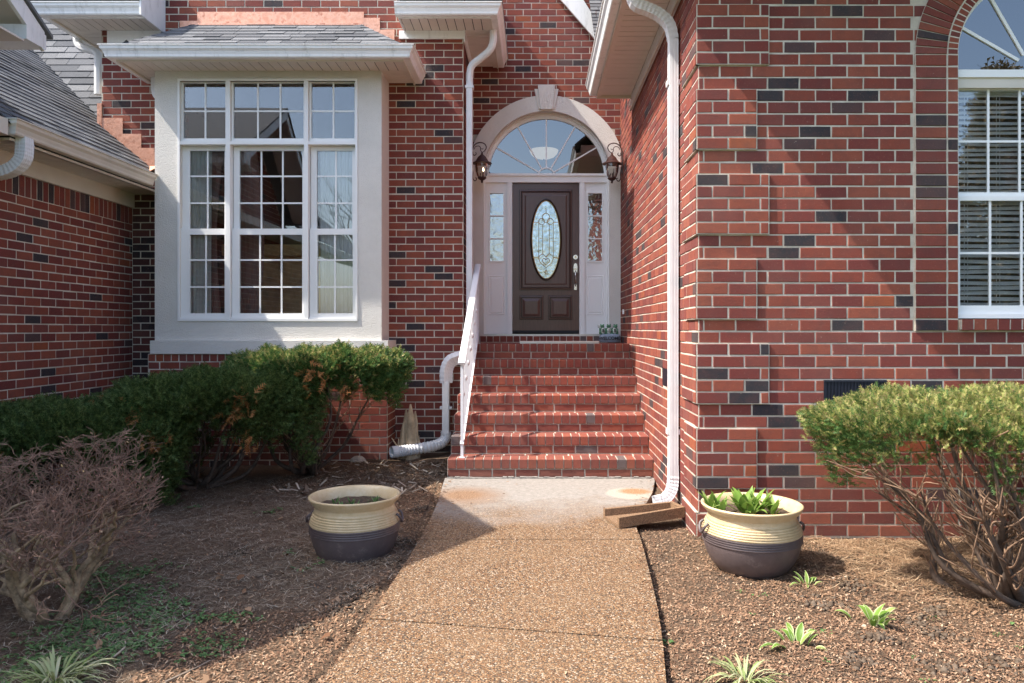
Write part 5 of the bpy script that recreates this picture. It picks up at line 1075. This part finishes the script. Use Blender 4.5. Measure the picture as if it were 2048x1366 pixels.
    T+=list(extra); stem_net(mb,base,T,bark,r0,seed,.16,6,twigs); child(mb.build('stem',smooth=True),t)
    return t
yew('broad flat topped yew with sunlit yellow green top, in front of the right brick wall',(2.80,4.18),(1.17,.84),1.02,.10,.35,(PX(2040,3.95),3.95,-.07),5,16000,9500,.78,('yew_green','yew_tip'),.052,twigs=22,nst=17,bark=('bark_grey','twig_tan'),wn=.0024,nn=13,r0=.034,extra=((1.80,3.95,.66),(1.95,3.75,.60),(2.0,4.35,.62),(2.15,3.65,.62),(1.9,4.1,.52),(2.3,3.6,.7)))
yew('tall flat topped yew with bare lower stems, under the right half of the bay window',(-2.25,7.42),(.92,.62),1.17,.14,.42,(PX(622,7.6),7.62,-.06),6,8500,9000,.42,('yew_green','yew_tip'),.075,dead=40,bark=('bark_dark','twig_tan'),twigs=16,nst=20,zslope=(.05,-.05),wn=.0042)
yew('dark green yew with drooping brown dead sprays, left of the tall yew',(-3.15,6.95),(1.05,.72),.96,.22,.64,(-3.2,7.1,-.1),7,8500,12000,.05,('yew_dark','yew_green'),.085,dead=260,bark=('bark_dark','bark_dark'),zslope=(.13,-.02),wn=.0042)
yew('low dark yew at the left edge below the garage wall',(-4.05,6.45),(.95,.75),.73,.18,.70,(-4.0,6.5,-.1),8,7000,7500,.04,('yew_dark','yew_green'),.085,dead=30,bark=('bark_dark','bark_dark'),clipf=lambda P:P[:,0]>XG+.05,wn=.0042)
# bare shrub
bs=thing('bare_shrub','leafless tangled shrub with pale peeling stems at the lower left','shrub',(-2.6,3.95,-.1))
ENDS=[]; mb=MB(); tw=MB(); r3=random.Random(42)
def grow(p,d,L,r,lev):
    k=5; P=[Vector(p)]; dd=Vector(d).normalized(); jt=.5 if lev<3 else .42
    for i in range(k):
        dd=(dd+Vector([r3.uniform(-jt,jt),r3.uniform(-jt,jt),r3.uniform(-.28,.34)])).normalized(); P.append(P[-1]+dd*(L/k))
    tgt=mb if lev<3 else tw; r=max(r,.0019)
    tgt.tube(P,[r*(1-.42*i/k) for i in range(k+1)],'bark_tan' if lev<3 else 'twig_brown',n=6 if lev<2 else (4 if lev<4 else 3),cap=False)
    if lev>=4: ENDS.append(P[-1])
    if lev>=7 or P[-1].z>.98 or (P[-1].x*FPX/P[-1].y+VX)>315: return
    for j in range(r3.choice((2,3)) if 0<lev<3 else 3 if lev==0 else r3.choice((2,2,2,3))):
        q=P[-1] if j==0 else P[r3.randint(2,k)]
        nd=(dd+Vector([r3.uniform(-.95,.95),r3.uniform(-.85,.85),r3.uniform(-.25,.5)])).normalized()
        if q.z>.72: nd.z*=.3
        grow(q,nd,L*r3.uniform(.62,.84),r*(.50 if j else .62),lev+1)
for i in range(9):
    a=2*math.pi*i/9+r3.uniform(-.3,.3); grow((-2.60+.07*math.cos(a),3.95+.07*math.sin(a),-.12),(math.cos(a)*1.0,math.sin(a)*.7,1.0),.36,.029,0)
child(mb.build('stem',smooth=True),bs); child(tw.build('twigs'),bs)
bd=MB(); r3.shuffle(ENDS)
for e in ENDS[:900]:
    a=Vector([r3.uniform(-1,1) for _ in range(3)]).normalized()*r3.uniform(.004,.013); b_=a.cross(Vector((r3.uniform(-1,1),r3.uniform(-1,1),.3))).normalized()*r3.uniform(.002,.006); bd.add([e-a,e+b_,e+a,e-b_],[(0,1,2,3)],'bud')
child(bd.build('dry_buds'),bs)
# ------------------------------------------------------------------ things seen through the glass
def curtain(label,x0,x1,z0,z1,y,mat,amp=.03,n=60,gather=0):
    V=[];F=[]; rows=12
    for j in range(rows+1):
        t=j/rows
        for i in range(n+1):
            u=i/n; sh=gather*math.sin(math.pi*t)*u; V.append((x0+(x1-x0)*u+sh*(x0-x1),y+amp*math.sin(u*38+1.5*math.sin(t*2+u*3))*(.7+.3*t)+.01*math.sin(u*90),z1+(z0-z1)*t))
    F=[(j*(n+1)+i,j*(n+1)+i+1,(j+1)*(n+1)+i+1,(j+1)*(n+1)+i) for j in range(rows) for i in range(n)]
    mb=MB(); mb.add(V,F,mat); tag(mb.build('curtain',smooth=True),label,'curtain')
zc0,zc1=1.3,PZ(292,8.5)
curtain('sheer white curtain behind the left sash of the bay window',PX(372,8.5),PX(432,8.5),zc0,zc1,8.385,'sheer_white',.02)
curtain('rose coloured drape beside the sheer one in the left sash',PX(424,8.5),PX(448,8.5),zc0,zc1,8.50,'rose_cloth',.02,40,.6)
curtain('sheer white curtain behind the right sash of the bay window',PX(646,8.5),PX(712,8.5),zc0,zc1,8.385,'sheer_white',.02)
curtain('dim rose drape hanging behind the middle sash',PX(478,8.6),PX(512,8.6),zc0,zc1,8.6,'rose_cloth',.02,40,-.5)
cb=thing('wooden_hutch','honey wood dining hutch seen through the bay window','cabinet',(-3.25,9.7,1.2))
mb=MB(); mb.box((-3.95,9.5,1.2),(-2.55,9.9,1.95),'honey_wood'); mb.box((-3.85,9.6,1.95),(-2.65,9.9,2.36),'honey_wood'); child(mb.build('case'),cb)
mb=MB(); mb.box((-4.0,9.42,2.36),(-2.5,9.92,2.50),'honey_wood'); mb.box((-4.0,9.42,1.95),(-2.5,9.92,1.99),'honey_wood'); child(mb.build('cornice'),cb)
for x in (-3.78,-3.22): mb=MB(); mb.loft_rect(x,x+.5,2.02,2.34,9.6,[(0,0),(.0,.02),(.05,.02),(.06,.008)],'honey_wood'); child(mb.build('cabinet_door'),cb)
fl=thing('foyer_light','frosted bowl ceiling light glowing behind the fanlight','ceiling lamp',(PX(1090,11.5),11.5,4.2)); mb=MB(); fx=PX(1088,11.5); fz=PZ(318,11.5)
mb.lathe([(0,0),(.09,.008),(.16,.035),(.205,.08),(.225,.13),(.22,.135),(.15,.06)],(fx,11.5,fz),'bowl_light',28); child(mb.build('bowl',smooth=True),fl); mb=MB(); mb.tube([(fx,11.5,fz),(fx,11.5,fz+1.2)],.01,'bronze',n=6); mb.lathe([(0,-.03),(.015,-.01),(0,.01)],(fx,11.5,fz),'bronze',8); child(mb.build('rod'),fl)
mb=MB(); ell(mb,(fx-.05,11.5,fz+.07),(.03,.03,.03),'bulb',10,8); child(mb.build('bulb'),fl)
bl=thing('window_blind','white slatted venetian blind inside the arched right window','blind',(WC,YV+.09,2.5))
mb=MB(); zt=kk(178); zb_=kk(622); n=41; yb=YV+.09
for i in range(n):
    z=zt-(i+.6)*(zt-zb_)/n; dz=.0125; sag=[.006*math.sin(i*1.7+u*5) for u in (0,.33,.66,1)]
    for q_ in range(3):
        xa=w0+.02+(w1-w0-.04)*q_/3; xb=w0+.02+(w1-w0-.04)*(q_+1)/3
        mb.add([(xa,yb-.014,z-dz+sag[q_]),(xb,yb-.014,z-dz+sag[q_+1]),(xb,yb+.014,z+dz+sag[q_+1]),(xa,yb+.014,z+dz+sag[q_]),(xa,yb-.014,z-dz-.003+sag[q_]),(xb,yb-.014,z-dz-.003+sag[q_+1]),(xb,yb+.014,z+dz-.003+sag[q_+1]),(xa,yb+.014,z+dz-.003+sag[q_])],[(0,1,2,3),(7,6,5,4),(4,5,1,0),(3,2,6,7)],'blind')
child(mb.build('slats'),bl); mb=MB()
for x in (1943,2008,2073,2140,2205):
    for dx in (-.012,.012): mb.box((hh(x)+dx-.0012,yb-.024,zb_),(hh(x)+dx+.0012,yb-.022,zt),'blind')
child(mb.build('cord'),bl); mb=MB(); mb.box((w0+.015,yb-.025,zt-.01),(w1-.015,yb+.025,zt+.03),'blind'); child(mb.build('head_rail'),bl)
# ------------------------------------------------------------------ trees behind the viewer, seen only as reflections
def tree(x,y,H,seed,leafy):
    t=thing('yard_tree','tree across the yard, seen reflected in the window panes','tree',(x,y,-.1),group='trees across the yard')
    mb=MB(); r=random.Random(seed)
    def br(p,d,L,rd,lev):
        P=[Vector(p)]; dd=Vector(d).normalized()
        for i in range(3): dd=(dd+Vector([r.uniform(-.18,.18) for _ in range(3)])).normalized(); P.append(P[-1]+dd*L/3)
        mb.tube(P,[rd*(1-.15*i) for i in range(4)],'bark_grey',n=5 if lev<3 else 3,cap=False)
        if lev>=6: return
        for j in range(3 if lev<2 else 2): br(P[-1 if j<2 else 2],(dd+Vector([r.uniform(-.7,.7),r.uniform(-.7,.7),r.uniform(-.1,.4)])).normalized(),L*.74,rd*.58,lev+1)
    br((x,y,-.2),(0,0,1),H*.28,H*.022,0); child(mb.build('trunk'),t)
    if leafy:
        rr=np.random.RandomState(seed); n=7000; th=rr.uniform(0,6.28,n); u=rr.uniform(0,1,n); rad=H*.24*(1-u*.85)*np.sqrt(rr.uniform(.2,1,n)); P=np.stack([x+rad*np.cos(th),y+rad*np.sin(th),H*(.12+.88*u)],1)
        D=rr.normal(size=(n,3)); v,f_,_=shoots(P,D,.5,4,seed,.06); child(npmesh('crown',v,f_,'crown_leaf'),t)
for a in ((9,-14,7,1,1),(14,-20,9,2,1),(19,-20,12,7,1),(23,-24,12,8,1),(-8,-22,6,9,1),(-14,-22,7,10,1),(4,-24,11,3,0),(-3,-22,12,4,0),(-9,-26,12,5,0),(18,-17,10,6,0)): tree(*a)
